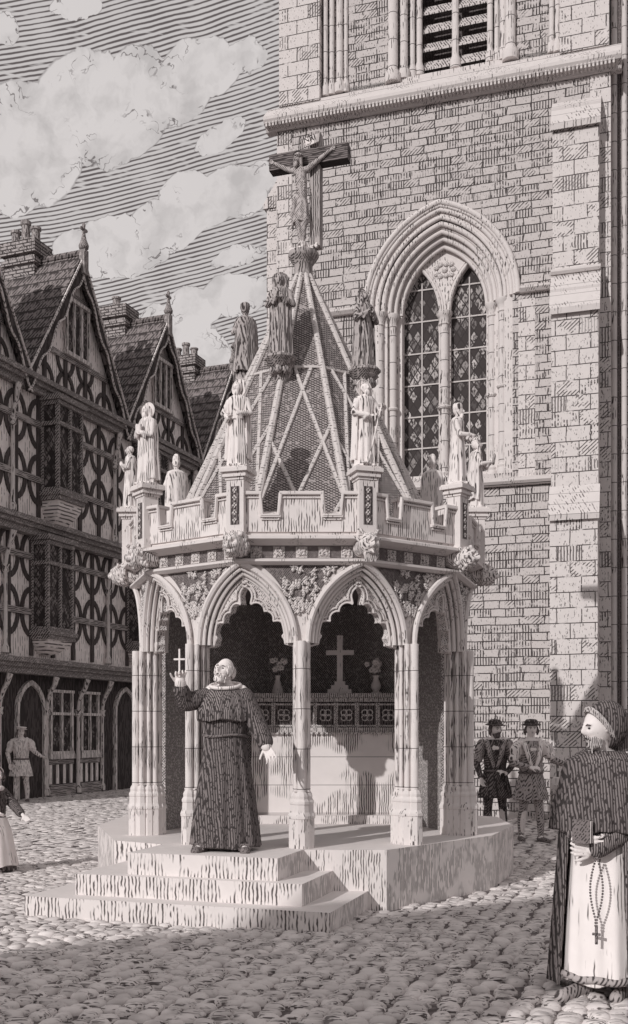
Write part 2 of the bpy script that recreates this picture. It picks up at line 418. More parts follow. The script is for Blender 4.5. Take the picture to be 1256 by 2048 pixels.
class MB:
    def __init__(s, M=None):
        s.v, s.f = [], []
        s.M = M or Matrix.Identity(4)

    def add(s, vs, fs):
        o = len(s.v)
        s.v += [s.M @ Vector(p) for p in vs]
        s.f += [[i + o for i in f] for f in fs]
        return s

    def box(s, x0, x1, y0, y1, z0, z1):
        vs = [(x, y, z) for z in (z0, z1) for y in (y0, y1) for x in (x0, x1)]
        return s.add(vs, [(0, 2, 3, 1), (4, 5, 7, 6), (0, 1, 5, 4), (2, 6, 7, 3), (0, 4, 6, 2), (1, 3, 7, 5)])

    def prism(s, poly, a, b, fn, holes=()):
        """poly (and holes) in 2-D, extruded from a to b; fn(p, q, h) gives the 3-D point"""
        loops = [list(poly)] + [list(h) for h in holes]
        flat = [p for l in loops for p in l]
        tris = tessellate_polygon([[Vector((p[0], p[1], 0)) for p in l] for l in loops])
        n = len(flat)
        vs = [fn(p[0], p[1], a) for p in flat] + [fn(p[0], p[1], b) for p in flat]
        fs = [tuple(t_) for t_ in tris] + [tuple(i + n for i in reversed(t_)) for t_ in tris]
        o = 0
        for l in loops:
            k = len(l)
            for i in range(k):
                j = (i + 1) % k
                fs.append((o + i, o + j, n + o + j, n + o + i))
            o += k
        return s.add(vs, fs)

    def xz(s, poly, y0, y1, holes=()):
        return s.prism(poly, y0, y1, lambda p, q, h: (p, h, q), holes)

    def yz(s, poly, x0, x1, holes=()):
        return s.prism(poly, x0, x1, lambda p, q, h: (h, p, q), holes)

    def xy(s, poly, z0, z1, holes=()):
        return s.prism(poly, z0, z1, lambda p, q, h: (p, q, h), holes)

    def loft(s, rings, closed=True, caps=True):
        n = len(rings[0])
        vs = [p for r in rings for p in r]
        fs = []
        for k in range(len(rings) - 1):
            for i in range(n if closed else n - 1):
                j = (i + 1) % n
                fs.append((k * n + i, k * n + j, (k + 1) * n + j, (k + 1) * n + i))
        if caps and closed:
            fs.append(tuple(reversed(range(n))))
            fs.append(tuple(range((len(rings) - 1) * n, len(rings) * n)))
        return s.add(vs, fs)

    def tube(s, pts, r, n=8, flat=1.0):
        pts = [Vector(p) for p in pts]
        if not isinstance(r, (list, tuple)):
            r = [r] * len(pts)
        rings = []
        d0 = (pts[1] - pts[0]).normalized()
        up = Vector((0, 1, 0)) if abs(d0.y) < .9 else Vector((1, 0, 0))
        for i, p in enumerate(pts):
            a = pts[max(0, i - 1)]
            b = pts[min(len(pts) - 1, i + 1)]
            d = (b - a)
            if d.length < 1e-9:
                d = d0
            d = d.normalized()
            sx = d.cross(up)
            if sx.length < 1e-6:
                sx = Vector((1, 0, 0))
            sx.normalize()
            sy = sx.cross(d).normalized()
            up = sy
            rings.append([p + sx * (math.cos(2 * PI * k / n) * r[i]) + sy * (math.sin(2 * PI * k / n) * r[i] * flat) for k in range(n)])
        return s.loft(rings)

    def capsule(s, p0, p1, r0, r1, n=10):
        p0, p1 = Vector(p0), Vector(p1)
        d = (p1 - p0)
        Lg = max(d.length, 1e-5)
        d = d / Lg
        pts, rs = [], []
        for a in (-85, -60, -30):
            pts.append(p0 + d * (math.sin(R(a)) * r0))
            rs.append(math.cos(R(a)) * r0)
        pts.append(p0); rs.append(r0)
        pts.append(p1); rs.append(r1)
        for a in (30, 60, 85):
            pts.append(p1 + d * (math.sin(R(a)) * r1))
            rs.append(math.cos(R(a)) * r1)
        return s.tube(pts, rs, n)

    def chain(s, pts, rs, n=10):
        for i in range(len(pts) - 1):
            s.capsule(pts[i], pts[i + 1], rs[i], rs[i + 1], n)
        return s

    def lathe(s, prof, n=16, cx=0, cy=0, ph=0.0):
        return s.loft([[(cx + r * math.cos(2 * PI * k / n + ph), cy + r * math.sin(2 * PI * k / n + ph), z) for k in range(n)] for r, z in prof])

    def ell(s, c, r, rot=None, nu=14, nv=9, fn=None):
        if not isinstance(r, (tuple, list)):
            r = (r, r, r)
        rm = Euler(rot).to_matrix() if rot else Matrix.Identity(3)
        rings = []
        for j in range(nv + 1):
            th = PI * (j + .02) / (nv + .04) - PI / 2
            ring = []
            for i in range(nu):
                ph = 2 * PI * i / nu
                p = Vector((math.cos(th) * math.cos(ph), math.cos(th) * math.sin(ph), math.sin(th)))
                if fn:
                    p = fn(p)
                p = rm @ Vector((p.x * r[0], p.y * r[1], p.z * r[2]))
                ring.append(p + Vector(c))
            rings.append(ring)
        return s.loft(rings)

    def build(s, name, mat, parent=None, smooth=0, remesh=None, sm=2, loc=None, rot=0.0):
        me = bpy.data.meshes.new(name)
        me.from_pydata([tuple(p) for p in s.v], [], s.f)
        bm = bmesh.new()
        bm.from_mesh(me)
        bmesh.ops.recalc_face_normals(bm, faces=bm.faces)
        bm.to_mesh(me)
        bm.free()
        me.materials.append(MATS[mat])
        if smooth or remesh:
            me.shade_smooth()
            if smooth and not remesh:
                me.set_sharp_from_angle(angle=R(smooth))
        o = bpy.data.objects.new(name, me)
        COL.objects.link(o)
        if remesh:
            md = o.modifiers.new('remesh', 'REMESH')
            md.mode = 'VOXEL'
            md.voxel_size = remesh
            md.use_smooth_shade = True
            if sm:
                ms = o.modifiers.new('smooth', 'SMOOTH')
                ms.factor = .5
                ms.iterations = sm
        if parent is not None:
            o.parent = parent
        if loc is not None:
            o.location = loc
        o.rotation_euler.z = rot
        return o


def tag(o, label=None, cat=None, group=None, kind=None):
    for k, v in (('label', label), ('category', cat), ('group', group), ('kind', kind)):
        if v:
            o[k] = v
    return o


def thing(name, loc, rz, label, cat, group=None):
    o = bpy.data.objects.new(name, None)
    o.empty_display_size = .2
    COL.objects.link(o)
    o.location = loc
    o.rotation_euler.z = rz
    return tag(o, label, cat, group)


def copy_tree(o, parent=None, **kw):
    c = o.copy()
    COL.objects.link(c)
    c.parent = parent
    for ch in list(o.children):
        copy_tree(ch, c)
    return c


def inst(o, parent, rot=0.0, loc=None):
    """a copy of one part (with its own pieces) turned about the thing's axis"""
    c = copy_tree(o, parent)
    c.rotation_euler.z = rot
    if loc is not None:
        c.location = loc
    return c


def arc_pts(cx, cz, r, a0, a1, n):
    return [(cx + r * math.cos(R(a0 + (a1 - a0) * i / n)), cz + r * math.sin(R(a0 + (a1 - a0) * i / n))) for i in range(n + 1)]


def pointed(cx, spring, w_, rad, n=14):
    """left foot -> apex -> right foot of a pointed arch of half width w_ and arc radius rad"""
    c = rad - w_
    top = math.sqrt(max(1e-6, rad * rad - c * c))
    a = math.degrees(math.atan2(top, -c))
    left = arc_pts(cx + c, spring, rad, 180, a, n)
    right = [(2 * cx - x, z) for x, z in reversed(left[:-1])]
    return left + right

# ------------------------------------------------------------------ ground
PLAT = [(-2.47, 12.0), (-1.97, 10.36), (-.75, 9.54), (.66, 9.54), (1.84, 10.85), (2.28, 12.0), (2.3, 13.2), (1.2, 14.1), (-1.4, 14.1), (-2.4, 13.4)]
gm = MB()
gm.add([(-400, -60, 0), (400, -60, 0), (400, 900, 0), (-400, 900, 0)], [(0, 1, 2, 3)])
tag(gm.build('ground', 'earth_joints'), kind='structure')


def inside(p, poly):
    c = False
    for i in range(len(poly)):
        a, b = poly[i], poly[i - 1]
        if (a[1] > p[1]) != (b[1] > p[1]) and p[0] < (b[0] - a[0]) * (p[1] - a[1]) / (b[1] - a[1]) + a[0]:
            c = not c
    return c


cb_ = MB()
rr = random.Random(3)


def cobbles(y0, y1, sx, sy, n, top):
    y = y0
    k = 0
    while y < y1:
        half = y * .315 + .5
        x = -half + (sx / 2 if k % 2 else 0)
        while x < half:
            px = x + rr.uniform(-.18, .18) * sx
            py = y + rr.uniform(-.22, .22) * sy + .04 * math.sin(x * 2.1)
            if not inside((px, py), PLAT) and px > -6.7 + .382 * (py - 25.7) - .2:
                a = sx * rr.uniform(.45, .58)
                b = sy * rr.uniform(.46, .62)
                h = top * rr.uniform(.7, 1.25)
                tw = rr.uniform(-.3, .3)
                tx, ty = rr.uniform(-.12, .12), rr.uniform(-.12, .12)
                rings = []
                for rf, hf in ((1.0, -.25), (.93, .45), (.68, .86), (.32, 1.0)):
                    ring = []
                    for i in range(n):
                        q = 2 * PI * i / n
                        jx = 1 + .10 * math.sin(3 * q + px * 40) + .06 * math.sin(2 * q + py * 30)
                        ux, uy = a * rf * math.cos(q) * jx, b * rf * math.sin(q) * jx
                        ring.append((px + ux * math.cos(tw) - uy * math.sin(tw), py + ux * math.sin(tw) + uy * math.cos(tw), h * hf + ux * tx + uy * ty))
                    rings.append(ring)
                cb_.loft(rings, caps=True)
            x += sx
        y += sy
        k += 1


cobbles(5.2, 8.6, .145, .112, 9, .038)
cobbles(8.6, 14.0, .155, .118, 7, .022)
cobbles(14.0, 30.0, .23, .18, 6, .018)
tag(cb_.build('cobblestones', 'cobble_stone', smooth=60), label='rounded cobblestones paving the whole square', cat='cobblestones', kind='stuff')

# ------------------------------------------------------------------ church tower
TR = -math.atan2(.302, .953)
tower = thing('church_tower', (-.72, 20.83, 0), TR, 'massive rubble stone church tower with pointed two light window behind the market cross', 'church tower')
CX, SPR = 3.25, 9.72
C_OFF = .506


def arch_at(halfw, spring=SPR, n=18, cx=CX):
    return pointed(cx, spring, halfw, halfw + C_OFF, n)


SILL = 6.42
hole = [(CX + 1.36, SILL)] + [(CX - 1.36, SILL)] + arch_at(1.36)
mb = MB()
mb.xz([(0, 0), (6.35, 0), (6.35, 13.6), (0, 13.6)], 0, .7, holes=[hole])
mb.build('wall', 'rubble_masonry', tower)
mb = MB()
mb.box(.003, 6.347, .7, 6.3, 0, 13.6)
mb.build('side_wall', 'rubble_masonry', tower)
# corner quoins
for x0, x1, nm in ((-.012, .30, 'quoin'), (6.0, 6.362, 'quoin')):
    q = MB(); q.box(x0, x1, -.012, .5, 0, 13.55); q.build(nm, 'ashlar_masonry', tower)
# window dressing strip to the right
q = MB(); q.box(4.72, 5.02, -.008, .1, 6.32, 9.6); q.build('quoin', 'ashlar_masonry', tower)
# stepped arch orders
win = MB()
orders = [(1.36, 1.20, .06), (1.20, 1.06, .17), (1.06, .94, .28), (.94, .82, .40)]
for wo_, wi_, y0 in orders:
    o_ = [(CX + wo_, SILL)] + list(reversed(arch_at(wo_))) + [(CX - wo_, SILL)]
    i_ = [(CX - wi_, SILL)] + arch_at(wi_) + [(CX + wi_, SILL)]
    win.xz(o_ + i_, y0, .69)
worders = win.build('window_surround', 'arch_stone', tower)
rl = MB()
for w_, y_, r_ in ((1.34, .03, .045), (1.22, .07, .04), (1.13, .13, .05), (1.02, .21, .045), (.93, .31, .045), (.83, .41, .04)):
    rl.tube([(x, y_, z) for x, z in arch_at(w_, n=22)], r_, 8)
rl.build('arch_moulding', 'arch_stone', tower, smooth=50)
rl = MB()
rl.tube([(x, -.03, z) for x, z in arch_at(1.46, n=24)], .055, 8)
rl.tube([(x, -.01, z) for x, z in arch_at(1.40, n=24)], .030, 8)
rl.build('hood_mould', 'arch_stone', tower, smooth=50)
# tracery plate with two lights and a carved eyelet
LX = (CX - .465, CX + .465)
LW, LR = .35, 1.36
h1 = [(LX[0] + LW, 6.60), (LX[0] - LW, 6.60)] + pointed(LX[0], SPR, LW, 1.25, 10)
h2 = [(LX[1] + LW, 6.60), (LX[1] - LW, 6.60)] + pointed(LX[1], SPR, LW, 1.25, 10)
o_ = [(CX - .83, SILL)] + arch_at(.83) + [(CX + .83, SILL)]
tr = MB(); tr.xz(list(reversed(o_)), .50, .60, holes=[h1, h2])
tr.build('tracery', 'arch_stone', tower)
tr = MB()
for lx in LX:
    for ww, yy, r_ in ((LW + .03, .49, .035), (LW + .085, .50, .025)):
        tr.tube([(x, yy, z) for x, z in pointed(lx, SPR, ww, 1.25 + ww - LW, 14)], r_, 7)
tr.build('tracery_moulding', 'arch_stone', tower, smooth=50)
ey = MB()
for k in range(9):
    a = 2 * PI * k / 9
    ey.ell((CX + .17 * math.cos(a), .49, 10.55 + .13 * math.sin(a) + .02 * math.sin(3 * a)), (.06, .03, .05), nu=8, nv=5)
ey.ell((CX, .49, 10.55), (.06, .04, .06), nu=8, nv=5)
ey.build('carved_eyelet', 'relief_limestone', tower, smooth=50)
for lx in LX:
    g = MB(); g.box(lx - LW - .02, lx + LW + .02, .62, .64, 6.55, 11.0)
    gl = g.build('window_pane', 'leaded_glass', tower)
    b = MB()
    for k in range(7):
        b.box(lx - LW, lx + LW, .60, .615, 6.6 + .62 * k + .55, 6.6 + .62 * k + .577)
    b.box(lx - .012, lx + .012, .595, .612, 6.6, 10.4)
    b.build('glazing_bar', 'glazing_bar_metal', gl)


def shaft(mb_, x, y, z0, z1, r, annulet=None, n=12):
    mb_.lathe([(r * 1.5, z0), (r * 1.5, z0 + .1), (r * 1.2, z0 + .14), (r * 1.35, z0 + .18), (r, z0 + .22)], n, x, y)
    mb_.lathe([(r, z0 + .22), (r, z1 - .24)], n, x, y)
    mb_.lathe([(r, z1 - .26), (r * 1.25, z1 - .24), (r * 1.05, z1 - .2), (r * 1.35, z1 - .1), (r * 1.75, z1 - .05), (r * 1.75, z1)], n, x, y)
    if annulet:
        mb_.lathe([(r * 1.3, annulet), (r * 1.5, annulet + .03), (r * 1.3, annulet + .06)], n, x, y)


for x, y, r_, an in ((CX - .98, .30, .075, 7.85), (CX - 1.2, .14, .075, 7.9), (CX, .47, .09, 7.85), (CX + .94, .34, .078, 7.95), (CX + 1.16, .16, .078, 8.05)):
    sh = MB(); shaft(sh, x, y, 6.42, SPR, r_, an)
    sh.build('shaft', 'church_dressed_stone', tower, smooth=40)
# strings
def string(mb_, x0, x1, z, h=.12, d=.12, y=0.0):
    mb_.yz([(y, z), (y - d * .6, z), (y - d, z + h * .35), (y - d, z + h * .6), (y, z + h)], x0, x1)


for a_ in ((-.1, CX - 1.5, 9.70, .16, .14), (CX + 1.5, 5.4, 9.70, .16, .14), (-.1, 5.4, 6.17, .17, .16)):
    st = MB()
    string(st, *a_)
    st.build('string_course', 'church_dressed_stone', tower)
cm_ = MB()
cm_.yz([(.1, 13.50), (-.06, 13.50), (-.10, 13.56), (-.20, 13.60), (-.24, 13.66), (-.24, 13.72), (.06, 14.02), (.1, 14.02)], -.22, 6.55)
cm_.build('weathered_cornice', 'church_dressed_stone', tower)
ct = MB()
for k in range(95):
    ct.box(-.18 + k * .07, -.18 + k * .07 + .036, -.222, -.08, 13.53, 13.615)
ct.build('cornice_beading', 'weathering_stone', tower)
# belfry stage
bf = MB()
bf.xz([(.02, 14.02), (.86, 14.02), (.86, 18.5), (.02, 18.5)], .02, 1.0)
bf.build('corner_pilaster', 'ashlar_masonry', tower)
bf = MB()
bf.xz([(5.46, 14.02), (6.33, 14.02), (6.33, 18.5), (5.46, 18.5)], .02, 1.0)
bf.build('corner_pilaster', 'ashlar_masonry', tower)
bf = MB()
bf.xz([(.86, 14.02), (2.28, 14.02), (2.28, 18.5), (.86, 18.5)], .30, 1.0)
bf.build('belfry_wall', 'rubble_masonry', tower)
bf = MB()
bf.xz([(4.5, 14.02), (5.46, 14.02), (5.46, 18.5), (4.5, 18.5)], .30, 1.0)
bf.build('belfry_wall', 'rubble_masonry', tower)
bf = MB()
bf.box(.1, 6.2, 1.0, 6.2, 13.6, 18.5)
bf.build('belfry_wall', 'rubble_masonry', tower)
bf = MB()
bf.yz([(.06, 14.0), (.06, 14.06), (.30, 14.22), (.30, 14.30), (.95, 14.62), (.95, 14.0)], .862, 5.458)
bf.build('belfry_sill', 'church_dressed_stone', tower)
for i, (x, y, r_) in enumerate([(.93, .2, .05), (1.05, .24, .05), (1.2, .28, .07), (1.33, .28, .04), (2.28, .26, .10), (2.47, .38, .08), (2.62, .48, .05), (2.74, .56, .06),
                   (3.44, .62, .07), (4.12, .56, .06), (4.26, .48, .05), (4.40, .38, .08), (4.54, .26, .10), (5.30, .24, .05), (5.41, .2, .05)]):
    sh = MB()
    z0 = 14.16 + max(0, y - .2) * .75
    sh.lathe([(r_ * 1.55, z0), (r_ * 1.6, z0 + .16), (r_ * 1.2, z0 + .22), (r_, z0 + .28), (r_, 18.4)], 10, x, y)
    sh.build('belfry_shaft', 'church_dressed_stone', tower, smooth=40)
for x0, x1 in ((2.80, 3.38), (3.50, 4.06)):
    for k in range(12):
        z = 14.55 + k * .36
        lv = MB()
        lv.yz([(.60, z), (.60, z + .03), (.74, z + .25), (.77, z + .25)], x0, x1)
        lv.build('louvre', 'louvre_slate', tower)
bk = MB(); bk.box(2.6, 4.3, .985, .999, 14.3, 18.4); bk.build('belfry_dark_sheet', 'dark_inset_stone', tower)  # dark sheet stands in for the unlit belfry behind the louvres
# right hand buttress with three weatherings
prof = [(.2, 0), (-.86, 0), (-.86, 5.32), (-.92, 5.32), (-.92, 5.40), (-.58, 5.92), (-.58, 9.02), (-.66, 9.02), (-.66, 9.10), (-.46, 9.42), (-.44, 9.45), (-.28, 9.80), (-.28, 12.45),
        (-.35, 12.45), (-.35, 12.53), (-.18, 12.82), (.0, 13.05), (.2, 13.05)]
bt = MB(); bt.yz(prof, 5.36, 6.17); bt.build('buttress', 'ashlar_masonry', tower)
for pz, d in (((-.93, 5.30, -.57, 5.94), 0), ((-.67, 9.0, -.45, 9.44), 0), ((-.45, 9.42, -.27, 9.82), 0), ((-.36, 12.43, -.17, 12.84), 0), ((-.17, 12.82, .0, 13.07), 0)):
    y0, z0, y1, z1 = pz
    bt = MB()
    bt.yz([(y0, z0), (y0 - .015, z0 + .1), (y1 - .015, z1 + .03), (y1, z1)], 5.33, 6.20)
    bt.build('buttress_weathering', 'weathering_stone', tower)
bt = MB()
string(bt, 5.33, 6.2, 9.84, .12, .08, -.28)
bt.build('string_course', 'church_dressed_stone', tower)
# left hand buttress seen edge on
bt = MB()
bt.box(-.36, 0, .35, 1.3, 0, 12.2)
bt.xz([(-.42, 12.2), (-.42, 12.3), (-.0, 12.95), (-.0, 12.2)], .32, 1.3)
bt.xz([(-.46, 7.9), (-.46, 8.05), (-.36, 8.2), (0, 8.2), (0, 7.9)], .32, 1.28)
bt.build('buttress', 'ashlar_masonry', tower)
bt = MB(); bt.lathe([(.045, 0), (.045, 12.3)], 8, -.06, .22); bt.build('corner_shaft', 'church_dressed_stone', tower, smooth=40)

# nave wall to the right of the tower
nave = thing('church_nave', (-.72 + .953 * 6.35 + .302 * .3, 20.83 - .302 * 6.35 + .953 * .3, 0), TR, 'rubble stone church wall with round shafts beside the tower, along the right edge', 'church')
nb = MB(); nb.box(.012, 9, .25, 3, 0, 16); nb.build('wall', 'rubble_masonry', nave)
nb = MB()
nb.box(.013, .2, .1, .25, 0, 16)
nb.build('corner_pier', 'dark_inset_stone', nave)
for x, r_ in ((.06, .055), (.24, .05)):
    nb = MB(); nb.lathe([(r_, 0), (r_, 16)], 10, x, .08); nb.build('shaft', 'church_dressed_stone', nave, smooth=40)
for z_ in (9.6, 6.2):
    nb = MB(); string(nb, .3, 9, z_, .16, .14, .25); nb.build('string_course', 'church_dressed_stone', nave)
# low stone bench at the foot of the tower
bn = thing('stone_bench', (4.40, 17.75, 0), TR, 'low stone bench against the foot of the tower, right of the two men', 'bench')
b = MB(); b.box(-.35, 1.6, -.22, .3, .72, .84); b.build('seat', 'church_dressed_stone', bn)
b = MB(); b.box(-.28, 1.5, -.14, .28, 0, .72); b.build('base', 'ashlar_masonry', bn)

# ------------------------------------------------------------------ timber framed houses
HR = math.atan2(.934, .357)
HW = 4.3
GX = -.62                                 # the gables sit a little nearer than the bays below


def ring(mb_, cx, cz, rx, rz, y0, y1, wd=.10, a0=0, a1=360, n=20):
    """flat curved brace, an elliptical ring of timber"""
    k = max(4, int(n * abs(a1 - a0) / 360))
    o = [(cx + (rx + wd / 2) * math.cos(R(a0 + (a1 - a0) * i / k)), cz + (rz + wd / 2) * math.sin(R(a0 + (a1 - a0) * i / k))) for i in range(k + 1)]
    q = [(cx + (rx - wd / 2) * math.cos(R(a0 + (a1 - a0) * i / k)), cz + (rz - wd / 2) * math.sin(R(a0 + (a1 - a0) * i / k))) for i in range(k + 1)]
    vs = []
    for (a, b) in zip(o, q):
        vs += [(a[0], y0, a[1]), (b[0], y0, b[1]), (b[0], y1, b[1]), (a[0], y1, a[1])]
    fs = []
    for i in range(k):
        b = i * 4
        for j in range(4):
            fs.append((b + j, b + (j + 1) % 4, b + 4 + (j + 1) % 4, b + 4 + j))
    mb_.add(vs, fs)


def oriel(parent, x0, x1, y, dep, z0, z1, zc):
    """projecting box window: frame > pane, sill, corbel"""
    f = MB()
    yf = y - dep
    P = .07
    for x in (x0, x0 + (x1 - x0) * .5, x1):
        f.box(x - P / 2, x + P / 2, yf - .02, yf + P, z0, z1)
    for yy in (y - dep * .05,):
        f.box(x0 - P / 2, x0 + P / 2, yy - P, yy, z0, z1)
        f.box(x1 - P / 2, x1 + P / 2, yy - P, yy, z0, z1)
    zt = z0 + (z1 - z0) * .72
    for z in (z0, zt, z1 - .12):
        f.box(x0 - .05, x1 + .05, yf - .04, yf + .05, z, z + .09)
        f.box(x0 - .05, x0 + .03, yf - .03, y, z, z + .09)
        f.box(x1 - .03, x1 + .05, yf - .03, y, z, z + .09)
    f.box(x0 - .1, x1 + .1, yf - .1, y, z1 - .02, z1 + .10)
    fr = f.build('oriel_window', 'moulded_oak', parent)
    p = MB(); p.box(x0, x1, yf + .035, y - .02, z0 + .02, z1 - .02)
    p.build('pane', 'small_leaded_glass', fr)
    p = MB(); p.box(x0 - .10, x1 + .10, yf - .10, y, z0 - .10, z0); p.box(x0 - .06, x1 + .06, yf - .06, y, z0 - .2, z0 - .1)
    p.build('sill', 'moulded_oak', fr)
    xm = (x0 + x1) / 2
    rings = []
    for q, s_ in ((0, 1.0), (.25, .96), (.5, .80), (.75, .52), (1, .12)):
        z = z0 - .2 - (z0 - .2 - zc) * q
        hx = (x1 - x0) / 2 * (1 - .75 * q * q)
        rings.append([(xm - hx, y, z), (xm - hx, y - dep * s_, z), (xm + hx, y - dep * s_, z), (xm + hx, y, z)])
    p = MB(); p.loft(rings); p.build('corbel', 'corbel_plaster', fr)
    return fr


def post(parent, x, y, z0, z1, out):
    """turned wall post carrying an ogee bracket"""
    p = MB()
    p.lathe([(.09, z0), (.09, z0 + .12), (.055, z0 + .2), (.05, z1 - 1.0), (.085, z1 - .95), (.07, z1 - .88), (.10, z1 - .8)], 8, x, y - .07)
    po = p.build('wall_post', 'turned_oak', parent, smooth=40)
    b = MB()
    pts = [(x, y - .07, z1 - .85), (x, y - .10, z1 - .62), (x, y - .18, z1 - .42), (x, y - out * .8, z1 - .25), (x, y - out, z1 - .04)]
    b.tube(pts, [.045, .05, .055, .06, .075], 6)
    b.build('bracket', 'turned_oak', po, smooth=40)


def bargeboard(parent, side):
    mid = HW / 2 + GX
    top, bot = (mid, 13.30), (-.12 + GX, 9.70)
    n = 26
    up, lo = [], []
    for i in range(n + 1):
        q = i / n
        x = top[0] + (bot[0] - top[0]) * q
        z = top[1] + (bot[1] - top[1]) * q
        wv = .34 + .10 * math.sin(q * PI * 7)
        up.append((x, z + .05))
        lo.append((x + .05, z - wv))
    if side > 0:
        up = [(2 * mid - x, z) for x, z in up]
        lo = [(2 * mid - x, z) for x, z in lo]
    b = MB(); b.xz(up + list(reversed(lo)), -.74, -.67)
    o = b.build('bargeboard', 'dark_oak', parent)
    t_ = MB()
    t_.tube([(x, -.76, z + .03) for x, z in lo], .026, 5)
    t_.tube([(x, -.76, z - .02) for x, z in up], .03, 5)
    t_.build('trim', 'turned_oak', o, smooth=40)


def tudor_window(parent, x0, x1):
    z0, z1, y = 1.05, 2.62, -.06
    f = MB()
    xm = (x0 + x1) / 2
    for x in (x0, xm, x1):
        f.box(x - .035, x + .035, y - .03, 0, z0, z1)
    for z in (z0, 2.02, z1 - .04):
        f.box(x0 - .05, x1 + .05, y - .05, 0, z, z + .07)
    fr = f.build('window', 'turned_oak', parent)
    p = MB(); p.box(x0, x1, -.03, .01, z0, z1); p.build('pane', 'small_leaded_glass', fr)
    p = MB(); p.box(x0 - .08, x1 + .08, -.12, 0, z0 - .12, z0); p.build('sill', 'turned_oak', fr)
    d = MB()
    d.box(x0 - .08, x1 + .08, -.07, 0, .80, .92)
    d.box(x0 - .08, x1 + .08, -.12, 0, .0, .30)
    d.build('rail', 'oak_rail', parent)
    d = MB(); d.box(x0 - .07, x1 + .07, -.03, 0, .30, .80); d.build('panel', 'dark_oak', parent)
    for k in range(4):
        xx = x0 - .04 + (x1 - x0 - .06) * k / 3 * 1.05
        d = MB(); d.box(xx, xx + .11, -.045, 0, .31, .79); d.build('painted_panel', 'lime_plaster', parent)


